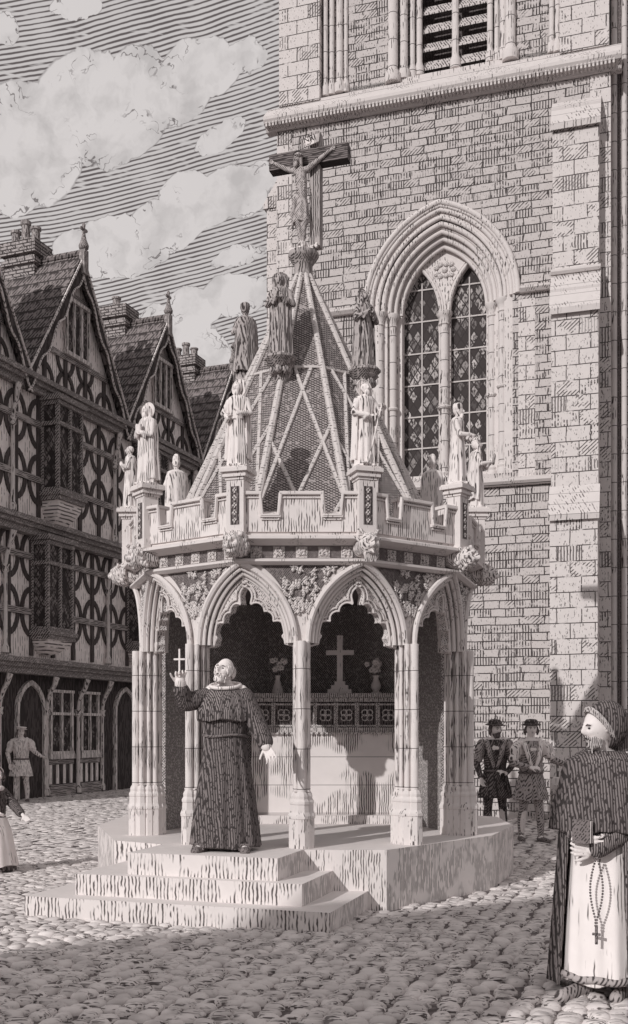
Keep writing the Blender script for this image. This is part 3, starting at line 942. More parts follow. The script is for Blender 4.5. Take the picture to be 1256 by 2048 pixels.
def make_house():
    h = thing('timber_framed_house', (0, 0, 0), HR, 'x', 'house', 'jettied timber framed houses in the row')
    mid = HW / 2 + GX
    w_ = MB()
    w_.box(.003, HW - .003, -.3, 6, 3.15, 6.3)
    w_.box(.003, HW - .003, -.5, 6, 6.3, 9.75)
    w_.build('wall', 'lime_plaster', h)
    w_ = MB()
    w_.xz([(mid + HW / 2 - .005, 9.752), (mid, 13.2), (mid - HW / 2 + .005, 9.752)], -.498, 5.99)
    w_.build('gable_wall', 'lime_plaster', h)
    g = MB(); g.box(.003, HW - .003, 0, 6, 0, 3.15); g.build('ground_floor_wall', 'dark_oak', h)
    # roof slopes
    for s_ in (-1, 1):
        r_ = MB()
        x0 = mid - HW / 2 - .16 if s_ < 0 else mid + HW / 2 + .16
        z0 = 9.72
        r_.xz([(mid, 13.42), (x0, z0), (x0, z0 - .1), (mid, 13.22)], -.72, 6.2)
        r_.build('roof_slope', 'clay_tiles', h)
    rg = MB(); rg.tube([(mid, -.72, 13.44), (mid, 6.2, 13.44)], .09, 8); rg.build('ridge', 'clay_tiles', h, smooth=40)
    # timber frame
    n = 5
    xs = [HW * k / n for k in range(n + 1)]

    def beam(nm, mt, *bx):
        t_ = MB(); t_.box(*bx); t_.build(nm, mt, h)
    for x in xs:
        a, b = max(0, x - .065), min(HW, x + .065)
        beam('timber_post', 'oak_timber', a, b, -.345, -.28, 3.4, 6.3)
        beam('timber_post', 'oak_timber', a, b, -.545, -.48, 6.5, 9.7)
        xg = x + GX
        top = 9.7 + (13.3 - 9.7) * (1 - abs(xg - mid) / (HW / 2)) - .35
        if top > 10:
            beam('timber_post', 'oak_timber', xg - .065, xg + .065, -.543, -.48, 9.75, top)
    for z in (4.42, 5.72):
        beam('rail', 'oak_rail', .002, HW - .002, -.36, -.28, z - .075, z + .075)
    for z in (7.5, 8.8):
        beam('rail', 'oak_rail', .002, HW - .002, -.56, -.48, z - .075, z + .075)
    for z, hx in ((10.75, 1.45), (12.35, .55)):
        beam('rail', 'oak_rail', mid - hx, mid + hx, -.555, -.48, z - .07, z + .07)

    def brace(*a_):
        t_ = MB(); ring(t_, *a_); t_.build('curved_brace', 'oak_timber', h)
    for x in xs:
        for zz, yy in ((4.42, -.30), (5.72, -.30), (7.5, -.50), (8.8, -.50)):
            a0, a1 = (0, 360)
            if x < .1: a0, a1 = -90, 90
            if x > HW - .1: a0, a1 = 90, 270
            brace(x, zz, .36, .54, yy - .035, yy, .12, a0, a1)
    for x in [q_ + GX for q_ in xs[1:-1]]:
        zz = 10.75
        if abs(x - mid) < 1.2:
            brace(x, zz, .34, .44, -.535, -.5, .11, 180, 360)
        brace(x, 9.9, .34, .44, -.535, -.5, .11, 0, 180)
    # jetties and eaves
    for z, y, d in ((3.02, 0, .42), (6.24, -.3, .36), (9.52, -.5, .26)):
        j = MB()
        j.box(0, HW, y - d + .10, y + .1, z - .05, z + .10)
        j.box(0, HW, y - d + .02, y + .1, z + .10, z + .20)
        j.box(0, HW, y - d - .06, y + .1, z + .20, z + .32)
        j.build('jetty_beam', 'moulded_oak', h)
    # gable window
    f = MB()
    for k in range(4):
        f.box(mid - .48 + .32 * k - .03, mid - .48 + .32 * k + .03, -.62, -.5, 10.85, 12.2)
    f.box(mid - .54, mid + .54, -.64, -.5, 12.15, 12.24)
    f.box(mid - .54, mid + .54, -.64, -.5, 10.8, 10.9)
    fr = f.build('gable_window', 'turned_oak', h)
    p = MB(); p.box(mid - .48, mid + .48, -.56, -.505, 10.88, 12.18); p.build('pane', 'small_leaded_glass', fr)
    bargeboard(h, -1); bargeboard(h, 1)
    # finial
    fn = MB()
    fn.box(mid - .09, mid + .09, -.84, -.68, 12.9, 13.50)
    fn.lathe([(.06, 13.50), (.12, 13.55), (.13, 13.61), (.07, 13.76), (.04, 13.92), (.055, 13.96), (.04, 14.0), (.04, 14.06)], 10, mid, -.76)
    fn.ell((mid - .09, -.76, 14.02), (.06, .045, .045), nu=8, nv=6)
    fn.ell((mid + .09, -.76, 14.02), (.06, .045, .045), nu=8, nv=6)
    fn.ell((mid, -.76, 14.12), (.045, .045, .07), nu=8, nv=6)
    fn.build('finial', 'weathered_statue_stone', h, smooth=50)
    oriel(h, .0, .98, -.30, .5, 3.98, 6.12, 3.42)
    oriel(h, .12, 1.08, -.50, .5, 7.25, 9.4, 6.42)
    post(h, 3.27, -.3, 3.4, 6.2, .30)
    post(h, 3.27, -.5, 6.6, 9.5, .24)
    for x in (.97, 2.32, 3.45):
        post(h, x, 0, .05, 2.98, .36)
    # door
    d = MB()
    dx_, dw = .36, .48
    o_ = [(dx_ - dw - .09, 0)] + pointed(dx_, 2.1, dw + .09, (dw + .09) * 1.35, 8) + [(dx_ + dw + .09, 0)]
    i_ = [(dx_ + dw, 0)] + list(reversed(pointed(dx_, 2.1, dw, dw * 1.35, 8))) + [(dx_ - dw, 0)]
    d.xz(o_ + i_, -.09, 0)
    fr = d.build('door', 'turned_oak', h)
    d = MB(); d.xz(i_, -.03, -.004); d.build('door_leaf', 'dark_oak', fr)
    tudor_window(h, 1.16, 2.06)
    tudor_window(h, 2.50, 3.26)
    return h


def chimney(h, pots, x=None):
    mid = HW / 2 + GX
    y = .50
    c = MB()
    c.box(mid - .28, mid + .28, y, y + .90, 12.4, 13.55)
    c.box(mid - .34, mid + .34, y - .05, y + .95, 13.30, 13.42)
    c.box(mid - .37, mid + .37, y - .08, y + .98, 13.55, 13.88)
    ch = c.build('chimney', 'chimney_brick', h)
    for k, hh in pots:
        p = MB(); p.lathe([(.12, 13.88), (.11, 13.88 + hh * .8), (.14, 13.88 + hh * .85), (.14, 13.88 + hh)], 10, mid, y + .15 + .30 * k)
        p.build('chimney_pot', 'weathered_statue_stone', ch, smooth=40)


U = Vector((.357, .934, 0))
ORG = Vector((-6.6, 25.7, 0)) + U * -.97
proto = make_house()
houses = [proto] + [copy_tree(proto) for _ in range(3)]
info = {-1: 'jettied timber framed house cut by the left edge, its gable peak unseen',
        0: 'jettied timber framed house with three tall chimney pots, above the man in the doorway',
        1: 'jettied timber framed house with one chimney pot, its gable just behind the leftmost statues',
        2: 'timber framed house farthest along the row, mostly hidden behind the spire and parapet statues'}
for k, o in zip((-1, 0, 1, 2), houses):
    o.location = ORG + U * (HW * k)
    o['label'] = info[k]
chimney(houses[0], [(0, .3), (1, .4), (2, .3)])
chimney(houses[1], [(0, .42), (1, .62), (2, .42)])
chimney(houses[2], [(1, .36)])
chimney(houses[3], [(0, .3), (1, .5), (2, .36)])

# ------------------------------------------------------------------ unseen hall added behind the viewpoint, its plan shaped to shade the near cobbles
hall = thing('shade_hall', (-15.0, -9.6, 0), math.atan2(.485, .875), 'unseen flat roofed hall added behind the viewpoint to shade the near cobbles', 'added building')
g = MB(); g.xy([(-14, 0), (7.95, 0), (.85, -3), (-14, -6)], 0, 10.25); g.build('wall', 'rubble_masonry', hall)
g = MB(); g.xy([(-14.2, .2), (7.95, .2), (7.95, 0), (.85, -3), (-14.2, -6.2)], 10.25, 10.5); g.build('parapet', 'church_dressed_stone', hall)
for k in range(5):
    f = MB(); f.box(-12.6 + k * 4, -11.2 + k * 4, -.05, .06, 3, 7); fr = f.build('window', 'church_dressed_stone', hall)
    p = MB(); p.box(-12.5 + k * 4, -11.3 + k * 4, 0, .075, 3.1, 6.9); p.build('pane', 'leaded_glass', fr)

# ------------------------------------------------------------------ the preaching cross
MC = Vector((-.115, 11.48, 0))
cross = thing('market_cross', tuple(MC), 0, 'ten sided open stone preaching cross with battlemented parapet and lead spire, on stepped platform', 'market cross')
AP = 1.72                                  # distance of the arcade plane from the axis
T18, S18 = math.tan(R(18)), math.sin(R(18))
FW = AP * T18
SP0, TOPZ = 2.46, 3.22
FL = .56
ANG = [36 * k for k in range(10)]
OPEN = (0, 36, 72, 288, 324)

pl_ = MB()
pl_.xy([(x - MC.x, y - MC.y) for x, y in PLAT], 0, FL)
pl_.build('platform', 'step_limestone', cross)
se, sb = Vector((.953, -.303, 0)), Vector((.303, .953, 0))


def stepblock(p, length, depth, z0, z1):
    s_ = MB()
    a = Vector((p[0] - MC.x, p[1] - MC.y, 0))
    c = [a, a + se * length, a + se * length + sb * depth, a + sb * depth]
    s_.xy([(q.x, q.y) for q in c], z0, z1)
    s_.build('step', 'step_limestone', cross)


stepblock((-2.55, 9.25), 2.81, 1.72, .0, .187)
stepblock((-2.12, 9.33), 2.12, 1.2, .187, .373)
stepblock((-1.65, 9.30), 1.41, .75, .373, FL + .004)
# pavement joints of the platform rim
# ---- column (stands at the middle of each face)
cl = MB()
prof_r = .066
SHF = ((0, -AP - .105, .040), (-.050, -AP - .055, .026), (.050, -AP - .055, .026), (-.060, -AP + .02, .022), (.060, -AP + .02, .022), (-.050, -AP + .085, .026), (.050, -AP + .085, .026), (0, -AP + .13, .038))
for (x, y, r_) in SHF:
    cl.lathe([(r_, FL + .5), (r_, SP0 + .01)], 12, x, y)
cl.box(-.036, .036, -AP - .07, -AP + .10, FL + .5, SP0 + .01)
col0 = cl.build('column', 'shaft_limestone', cross, smooth=40)


def octo(mb_, hx, y0, y1, z0, z1, ch=.05, hx1=None, g=0.0):
    def ringo(hx_, a, b, z):
        c = min(ch, hx_ * .6)
        return [(-hx_ + c, a, z), (hx_ - c, a, z), (hx_, a + c, z), (hx_, b - c, z), (hx_ - c, b, z), (-hx_ + c, b, z), (-hx_, b - c, z), (-hx_, a + c, z)]
    mb_.loft([ringo(hx, y0, y1, z0), ringo(hx if hx1 is None else hx1, y0 + g, y1 - g, z1)])


bs = MB()
for (x, y, r_) in SHF:
    k_ = .012
    bs.lathe([(r_ + .042, FL), (r_ + .042, FL + .27), (r_ + .050, FL + .275), (r_ + .050, FL + .30), (r_ + .034, FL + .335), (r_ + .030, FL + .40), (r_ + .036, FL + .41), (r_ + .036, FL + .43),
              (r_ + .020, FL + .455), (r_ + .022, FL + .48), (r_ + .016, FL + .50), (r_ + .002, FL + .52)], 8, x, y, PI / 8)
bs.build('column_base', 'carved_limestone', col0)
bs = MB()
for z in (FL + .53,):
    bs.box(-.070, .070, -AP - .10, -AP + .12, z - .008, z + .004)
bs.build('column_ring', 'carved_limestone', col0)

# ---- arcade panel of one face: two half arches meeting their neighbours at the corners
CXR = .07
RAD = .775


def halfarch(inset=0.0, n=16, a_end=None):
    """points from the column up to the corner, right hand side, on the arch radius minus inset"""
    c = CXR + RAD
    r_ = RAD - inset
    lim = FW
    a_e = math.acos(min(1, max(-1, (c - lim) / r_)))
    return [(c - r_ * math.cos(a_e * i / n), SP0 + r_ * math.sin(a_e * i / n)) for i in range(n + 1)]


right = halfarch(0)
poly = [(-x, z) for x, z in right[::-1]] + right + [(FW, TOPZ), (-FW, TOPZ)]
pn = MB(); pn.xz(poly, -AP, -AP + .22)
pan0 = pn.build('spandrel', 'carved_limestone', cross)
# mouldings following the arch
ml = MB()
for sgn in (-1, 1):
    for ins, dy, r_ in ((-.012, -.035, .028), (.028, -.005, .018), (.056, .04, .020), (.082, .08, .013)):
        pts = [(x * sgn, -AP + dy, z) for x, z in halfarch(ins)]
        ml.tube(pts, r_, 7)
ml.build('arch_moulding', 'carved_limestone', pan0, smooth=50)
# cusped inner plate
FOILS = [(0, .13, .17), (0, .445, .094), (0, .36, .082), (.13, .305, .080), (.225, .235, .070), (.325, .135, .082), (.325, .01, .078), (.38, -.06, .04)]


def cuspline(sgn, n=90, extra=0.0):
    """outline of the foiled opening, the union of its foils seen from the middle; x counted from the column"""
    o_ = Vector((0, .13))
    pts = []
    for i in range(n + 1):
        a_ = R(90 + 108 * i / n)
        dd = Vector((math.cos(a_), math.sin(a_)))
        best = .10
        for fx, fz, fr_ in FOILS:
            for s_ in (-1, 1):
                cc = Vector((-fx * s_, fz)) - o_
                pr_ = cc.dot(dd)
                h2 = (fr_ + extra) ** 2 - (cc.length_squared - pr_ * pr_)
                if h2 > 0 and pr_ + math.sqrt(h2) > 0:
                    best = max(best, pr_ + math.sqrt(h2))
        p = o_ + dd * best
        x = max(CXR + .012, FW + min(0, p.x))
        pts.append((x, SP0 + max(-.02, p.y)))
    pts = [q for k_, q in enumerate(pts) if k_ == 0 or q != pts[k_ - 1]]
    pts.append((CXR + .012, SP0 - .02))
    return [(x * sgn, z) for x, z in reversed(pts)]


cp = MB()
cpm = MB()
for sgn in (-1, 1):
    inner = cuspline(sgn)
    outer = [(x * sgn, z) for x, z in halfarch(.02, 24)]
    loop = outer + ([(FW * sgn, inner[-1][1])] if abs(inner[-1][0]) < FW - 1e-4 else []) + inner[::-1]
    cp.xz(loop, -AP + .09, -AP + .17)
    cpm.tube([(x, -AP + .085, z) for x, z in inner], .010, 6)
    cpm.tube([(x, -AP + .07, z) for x, z in cuspline(sgn, 60, .030)], .008, 5)
cp.build('cusped_tracery', 'relief_limestone', pan0)
cpm.build('cusp_moulding', 'carved_limestone', pan0, smooth=50)
# carved relief crowd in the spandrel
rl = MB()
r9 = random.Random(11)
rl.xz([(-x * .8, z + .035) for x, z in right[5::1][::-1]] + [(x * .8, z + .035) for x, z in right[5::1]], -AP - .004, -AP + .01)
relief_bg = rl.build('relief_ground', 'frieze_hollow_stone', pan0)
rl = MB()
for k in range(46):
    z = r9.uniform(2.74, 3.15)
    c_ = CXR + RAD
    lim_ = max(.03, c_ - math.sqrt(max(0, (RAD + .05) ** 2 - (z - SP0) ** 2)))
    x = r9.uniform(-min(.5, lim_), min(.5, lim_))
    h_ = r9.uniform(.028, .052)
    tl = r9.uniform(-.5, .5)
    rl.ell((x, -AP - .012, z), (.019, .022, h_), rot=(0, tl, 0), nu=7, nv=6)
    rl.ell((x + math.sin(tl) * h_, -AP - .018, z + h_ * .95), (.015, .017, .016), nu=7, nv=5)
    for s_ in (-1, 1):
        rl.capsule((x, -AP - .018, z + .015), (x + s_ * .034, -AP - .024, z + r9.uniform(-.03, .05)), .008, .006, 5)
rl.build('carved_relief', 'relief_limestone', pan0, smooth=60)

# ---- cornice, frieze, parapet of one face
RC = 2.0                                    # corner radius of the cornice
ACn = RC * math.cos(R(18))


def faceprism(mb_, prof, half_at):
    """profile (outward distance, z) extruded along the face with mitred ends"""
    n = len(prof)
    vs = [(-d * T18, -d, z) for d, z in prof] + [(d * T18, -d, z) for d, z in prof]
    tris = tessellate_polygon([[Vector((d, z, 0)) for d, z in prof]])
    fs = [tuple(t_) for t_ in tris] + [tuple(i + n for i in reversed(t_)) for t_ in tris]
    for i in range(n):
        j = (i + 1) % n
        fs.append((i, j, n + j, n + i))
    mb_.add(vs, fs)


A = AP
co = MB()
faceprism(co, [(A - .1, 3.18), (A + .05, 3.18), (A + .09, 3.205), (A + .09, 3.225), (A + .04, 3.24), (A - .1, 3.24)], 0)
faceprism(co, [(A - .1, 3.36), (A + .04, 3.36), (A + .12, 3.39), (A + .17, 3.40), (A + .17, 3.425), (A + .10, 3.45), (A + .10, 3.47), (A - .1, 3.47)], 0)
cor0 = co.build('cornice', 'carved_limestone', cross)
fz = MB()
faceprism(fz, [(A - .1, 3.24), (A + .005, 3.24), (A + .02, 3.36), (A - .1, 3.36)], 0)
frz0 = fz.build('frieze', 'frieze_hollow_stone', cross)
for k in range(5):
    fl = MB()
    x = -.42 + .21 * k
    for a in (45, 135, 225, 315):
        fl.ell((x + .026 * math.cos(R(a)), -A - .026, 3.30 + .026 * math.sin(R(a))), (.022, .014, .022), nu=7, nv=5)
    fl.ell((x, -A - .035, 3.30), .012, nu=6, nv=4)
    fl.box(x - .053, x + .053, -A - .022, -A, 3.248, 3.352)
    fl.build('carved_flower', 'relief_limestone', frz0, smooth=60)
# parapet with crenels
PA = A + .12
PW = PA * T18
z0, zc, zt = 3.47, 3.62, 3.82
cr = [(-PW, z0), (PW, z0), (PW, zt), (.43 * PW / .57, zt), (.40 * PW / .57, zc), (.21, zc), (.18, zt), (-.18, zt), (-.21, zc), (-.40 * PW / .57, zc), (-.43 * PW / .57, zt), (-PW, zt)]
cr = [(-PW, z0), (PW, z0), (PW, zt), (.38, zt), (.38, zc), (.19, zc), (.19, zt), (-.19, zt), (-.19, zc), (-.38, zc), (-.38, zt), (-PW, zt)]
pp = MB(); pp.xz(cr, -PA, -PA + .10)
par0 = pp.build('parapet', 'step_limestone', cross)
pm = MB()


def coping(pts):
    for off, yy, r_ in ((0, -PA - .02, .019), (-.038, -PA - .008, .011)):
        pm.tube([(x, yy, z + off) for x, z in pts], r_, 6)


for s_ in (-1, 1):
    x0, x1 = .19, .38
    coping([(0, zt), (s_ * x0, zt), (s_ * x0, zt - .001), (s_ * (x0 + .02), zc), (s_ * (x1 - .02), zc), (s_ * x1, zt), (s_ * (PW - .01), zt)])
for a, b in ((-.19, .19), (-PW, -.38), (.38, PW)):
    pm.box(a - .012, b + .012, -PA - .035, -PA + .13, zt - .012, zt + .018)
for a, b in ((-.38, -.19), (.19, .38)):
    pm.yz([(-PA - .03, zc - .02), (-PA - .03, zc + .0), (-PA + .12, zc + .06), (-PA + .12, zc - .02)], a, b)
pm.build('coping', 'carved_limestone', par0, smooth=40)
# ---- pier at each corner (template stands in front, then turned to each corner)
CR_ = (A + .12) / math.cos(R(18))
pr = MB()
pr.box(-.085, .085, -CR_ - .035, -CR_ + .12, 3.43, 3.94)
pier0 = pr.build('pier', 'carved_limestone', cross)
pr = MB()
pr.box(-.043, .043, -CR_ - .040, -CR_ - .030, 3.53, 3.88)
pr.build('sunk_panel', 'dark_inset_stone', pier0)
pr = MB()
for k in range(5):
    z = 3.57 + .068 * k
    for a in (0, 90, 180, 270):
        pr.ell((.014 * math.cos(R(a)), -CR_ - .044, z + .016 * math.sin(R(a))), (.010, .006, .012), nu=6, nv=4)
pr.build('panel_ornament', 'relief_limestone', pier0, smooth=60)
pr = MB()
for hx, za, zb in ((.095, 3.94, 3.965), (.115, 3.965, 3.99), (.105, 3.99, 4.01), (.135, 4.01, 4.045), (.125, 4.045, 4.06)):
    pr.box(-hx, hx, -CR_ - .035 - (hx - .085), -CR_ + .12 + (hx - .085), za, zb)
pr.build('pier_cap', 'carved_limestone', pier0)


def facefn(p):
    return p


def mask(kind, seed):
    """grotesque head carved at the cornice corner, front at -Y"""
    rg = random.Random(seed)
    m_ = MB()
    y = -CR_ - .06
    z = 3.34

    def fn(p):
        f = max(0.0, -p.y)
        d = 0.0
        d += .30 * math.exp(-(p.x / .16) ** 2 - ((p.z + .05) / .28) ** 2) * f
        d -= .40 * math.exp(-((abs(p.x) - .36) / .17) ** 2 - ((p.z - .18) / .15) ** 2) * f
        d += .14 * math.exp(-((abs(p.x) - .34) / .25) ** 2 - ((p.z - .44) / .11) ** 2) * f
        d += .10 * math.exp(-((abs(p.x) - .45) / .2) ** 2 - ((p.z + .22) / .2) ** 2) * f
        d -= .36 * math.exp(-(p.x / .30) ** 2 - ((p.z + .48) / .08) ** 2) * f
        d += .10 * math.exp(-(p.x / .3) ** 2 - ((p.z + .68) / .1) ** 2) * f
        return Vector((p.x * (1 - .12 * max(0, -p.z)), p.y * 1.0, p.z)) * (1 + d)
    m_.ell((0, y - .01, z), (.094, .11, .112), nu=36, nv=26, fn=fn)
    if kind == 'lion':
        for k in range(17):
            a = R(-60 + 300 * k / 16 + 0)
            q = R(-60) + (R(300)) * k / 16
            rr_ = rg.uniform(.10, .115)
            m_.ell((math.cos(q) * rr_, y + .04 + rg.uniform(-.01, .01), z + math.sin(q) * rr_ * 1.05 + .01), (.026, .035, .030), rot=(0, -q, 0), nu=8, nv=6)
        for k in range(15):
            q = 2 * PI * k / 15
            m_.ell((math.cos(q) * .085, y - .01, z + math.sin(q) * .10), (.016, .02, .022), nu=7, nv=5)
        m_.ell((-.075, y - .02, z + .095), (.022, .015, .028), nu=8, nv=6)
        m_.ell((.075, y - .02, z + .095), (.022, .015, .028), nu=8, nv=6)
    elif kind == 'devil':
        for s_ in (-1, 1):
            m_.chain([(s_ * .05, y - .02, z + .09), (s_ * .08, y - .01, z + .13), (s_ * .115, y, z + .14)], [.018, .015, .006], 7)
            m_.chain([(s_ * .085, y + .01, z + .03), (s_ * .13, y + .02, z + .07)], [.02, .006], 7)
        for k in range(9):
            x = -.06 + .015 * k
            m_.capsule((x, y - .05, z - .09), (x * .8, y - .045, z - .145 - rg.uniform(0, .02)), .013, .005, 6)
        m_.capsule((0, y - .09, z - .05), (0, y - .115, z - .085), .018, .012, 7)
    else:
        for k in range(46):
            q = rg.uniform(0, 2 * PI)
            e = rg.uniform(.065, .12)
            m_.ell((math.cos(q) * e, y + rg.uniform(-.05, .03) + (.04 if e > .1 else -.02), z + math.sin(q) * e * 1.1), rg.uniform(.014, .026), nu=7, nv=5)
    m_.capsule((0, y + .02, z), (0, y + .16, z), .09, .10, 10)
    o = m_.build('grotesque_mask', 'mask_stone', cross, remesh=.0045, sm=1)
    return o


# place everything round the decagon
for a in ANG:
    if a:
        for src in (col0, pan0, cor0, frz0, par0):
            inst(src, cross, R(a))
kinds = {18: ('devil', 2), -18: ('lion', 1), 54: ('shaggy', 3), -54: ('shaggy', 4), 90: ('lion', 5), -90: ('lion', 6)}
PIER_ANG = (-90, -54, -18, 18, 54, 90, 126, -126, 162, -162)
for i, a in enumerate(PIER_ANG):
    if i == 0:
        pier0.rotation_euler.z = R(a)
    else:
        inst(pier0, cross, R(a))
for a, (k, sd_) in kinds.items():
    mk = mask(k, sd_)
    mk.rotation_euler.z = R(a)
# solid rear walls, ceiling, roof slab
for a in (108, 144, 180, 216, 252):
    b = MB(); b.box(-FW, FW, -AP + .23, -AP + .33, FL, TOPZ)
    b.build('rear_wall', 'shaded_wall_stone', cross, rot=R(a))
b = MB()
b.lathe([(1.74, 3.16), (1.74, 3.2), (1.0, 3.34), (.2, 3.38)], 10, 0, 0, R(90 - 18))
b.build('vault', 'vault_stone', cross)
b = MB(); b.lathe([(1.85, 3.46), (1.85, 3.50)], 10, 0, 0, R(90 - 18)); b.build('roof_walk', 'roof_rib_lead', cross)
# spire
RB, ZB, ZA, RA = 1.56, 3.50, 6.62, .06
b = MB(); b.lathe([(RB, ZB), (RA, ZA)], 10, 0, 0, R(90 - 18))
b.build('spire', 'lead_roof', cross)


def spt(a, q, out=0.0):
    """point on the corner line at angle a (deg), q from base 0 to apex 1"""
    r_ = RB + (RA - RB) * q + out
    return Vector((math.sin(R(a)) * r_, -math.cos(R(a)) * r_, ZB + (ZA - ZB) * q))


for a in range(-162, 180, 36):
    b = MB(); b.tube([spt(a, 0, .01), spt(a, .995, .01)], [.042, .028], 8)
    b.build('spire_rib', 'roof_rib_lead', cross, smooth=40)
QH = .61
for a in range(-180, 180, 36):
    b = MB()
    def fp(s_, q, out=.008):
        p0, p1 = spt(a - 18, q, out), spt(a + 18, q, out)
        return p0.lerp(p1, s_)
    b.tube([fp(0, QH), fp(1, QH)], .021, 6)
    rot_ = [((0, .06), (.72, QH)), ((.28, 0), (1, .40)), ((1, .10), (.28, QH)), ((.62, 0), (0, .34)), ((.70, 0), (1, .14))]
    for (s0, q0), (s1, q1) in rot_:
        b.tube([fp(s0, q0), fp(s1, q1)], .021, 6)
    b.build('lattice_batten', 'roof_rib_lead', cross, smooth=40)
# cap of the spire
b = MB()
b.lathe([(.09, 6.50), (.12, 6.56), (.10, 6.60), (.10, 6.72), (.13, 6.76), (.16, 6.80), (.17, 6.82), (.165, 6.86), (.12, 6.88)], 12)
b.build('spire_cap', 'weathered_statue_stone', cross, smooth=40)
# brackets for the upper statues
BR = [(-18, .74, 5.47), (54, .80, 5.42), (-126, .80, 5.45)]
for a, r_, z in BR:
    b = MB()
    x, y = math.sin(R(a)) * r_, -math.cos(R(a)) * r_
    b.lathe([(.04, z - .30), (.09, z - .22), (.10, z - .16)], 10, x * .93, y * .93)
    for k in range(7):
        q = 2 * PI * k / 7
        b.ell((x + .085 * math.cos(q), y + .085 * math.sin(q), z - .14), (.042, .042, .045), nu=8, nv=6)
    b.lathe([(.11, z - .11), (.15, z - .07), (.13, z - .06), (.17, z - .02), (.17, z)], 8, x, y)
    b.capsule((x * .6, y * .6, z - .12), (x, y, z - .1), .07, .07, 8)
    b.build('statue_bracket', 'weathered_statue_stone', cross, smooth=40)

# ------------------------------------------------------------------ figures
def facefn_(beard=0.0, old=0.0):
    def fn(p):
        f = max(0.0, -p.y)
        d = 0.0
        ax = abs(p.x)
        d += .34 * math.exp(-(p.x / .13) ** 2 - ((p.z + .10) / .17) ** 2) * f ** 2       # nose tip
        d += .20 * math.exp(-(p.x / .11) ** 2 - ((p.z - .12) / .22) ** 2) * f ** 2      # bridge
        d -= .15 * math.exp(-((ax - .34) / .17) ** 2 - ((p.z - .07) / .12) ** 2) * f    # sockets
        d += .07 * math.exp(-((ax - .30) / .28) ** 2 - ((p.z - .27) / .08) ** 2) * f    # brow
        d += .05 * math.exp(-((ax - .52) / .18) ** 2 - ((p.z + .12) / .16) ** 2) * f    # cheek
        d += .07 * math.exp(-(p.x / .24) ** 2 - ((p.z + .42) / .05) ** 2) * f           # lips
        d -= .07 * math.exp(-(p.x / .26) ** 2 - ((p.z + .50) / .035) ** 2) * f
        d += .06 * math.exp(-(p.x / .22) ** 2 - ((p.z + .58) / .05) ** 2) * f
        d += .13 * math.exp(-(p.x / .30) ** 2 - ((p.z + .82) / .16) ** 2) * f           # chin
        jaw = 1 - .30 * max(0, -p.z) ** 1.3
        q = Vector((p.x * jaw, p.y * (1 - .10 * max(0, -p.z)), p.z))
        return q * (1 + d)
    return fn


def head_m(c, yaw=0, pitch=0, roll=0):
    return Matrix.Translation(Vector(c)) @ Euler((R(-pitch), R(roll), R(yaw)), 'XYZ').to_matrix().to_4x4()


def put_head(mb_, c, s, yaw=0, pitch=0, roll=0, detail=1, ears=True):
    """s = head height"""
    keep = mb_.M
    mb_.M = keep @ head_m(c, yaw, pitch, roll)
    nu, nv = (40, 34) if detail > 1 else (28, 22)
    mb_.ell((0, 0, 0), (s * .335, s * .40, s * .5), nu=nu, nv=nv, fn=facefn_())
    if ears:
        for k in (-1, 1):
            mb_.ell((k * s * .335, s * .05, -s * .02), (s * .035, s * .07, s * .12), nu=8, nv=7)
    mb_.M = keep


def hand(mb_, wr, d, nrm, L=.18, curl=25, side=1, spread=1.0, thumb=40):
    """palm, four jointed fingers and a thumb; d = direction of the fingers, nrm = way the palm faces"""
    f = Vector(d).normalized()
    n = Vector(nrm)
    n = (n - f * n.dot(f)).normalized()
    s_ = f.cross(n).normalized() * side
    wr = Vector(wr)
    w_ = L * .21
    for k in (-1, -.35, .35, 1):
        mb_.capsule(wr + s_ * (w_ * .55 * k) + f * L * .03, wr + f * (L * .48) + s_ * (w_ * k), L * .085, L * .075, 8)
    for i, (k, ln_) in enumerate(((-1, .80), (-.34, .95), (.34, 1.0), (1, .90))):
        p = wr + f * (L * .48) + s_ * (w_ * k * 1.02)
        a = 0
        rd = L * .055
        for j, sl in enumerate((.24, .17, .13)):
            a += R(curl * (.7 + .45 * j + .12 * i))
            dd = (f * math.cos(a) + n * math.sin(a) + s_ * (.10 * k * spread)).normalized()
            q = p + dd * (L * sl * ln_)
            mb_.capsule(p, q, rd, rd * .88, 7)
            p = q
            rd *= .88
    t0 = wr + f * (L * .12) + s_ * (w_ * 1.15)
    td = (f * math.cos(R(thumb)) + s_ * math.sin(R(thumb)) + n * .35).normalized()
    t1 = t0 + td * (L * .26)
    t2 = t1 + (td + f * .35 + n * .25).normalized() * (L * .2)
    mb_.capsule(wr + f * L * .05 + s_ * w_ * .5, t0, L * .08, L * .075, 7)
    mb_.capsule(t0, t1, L * .072, L * .062, 7)
    mb_.capsule(t1, t2, L * .062, L * .05, 7)


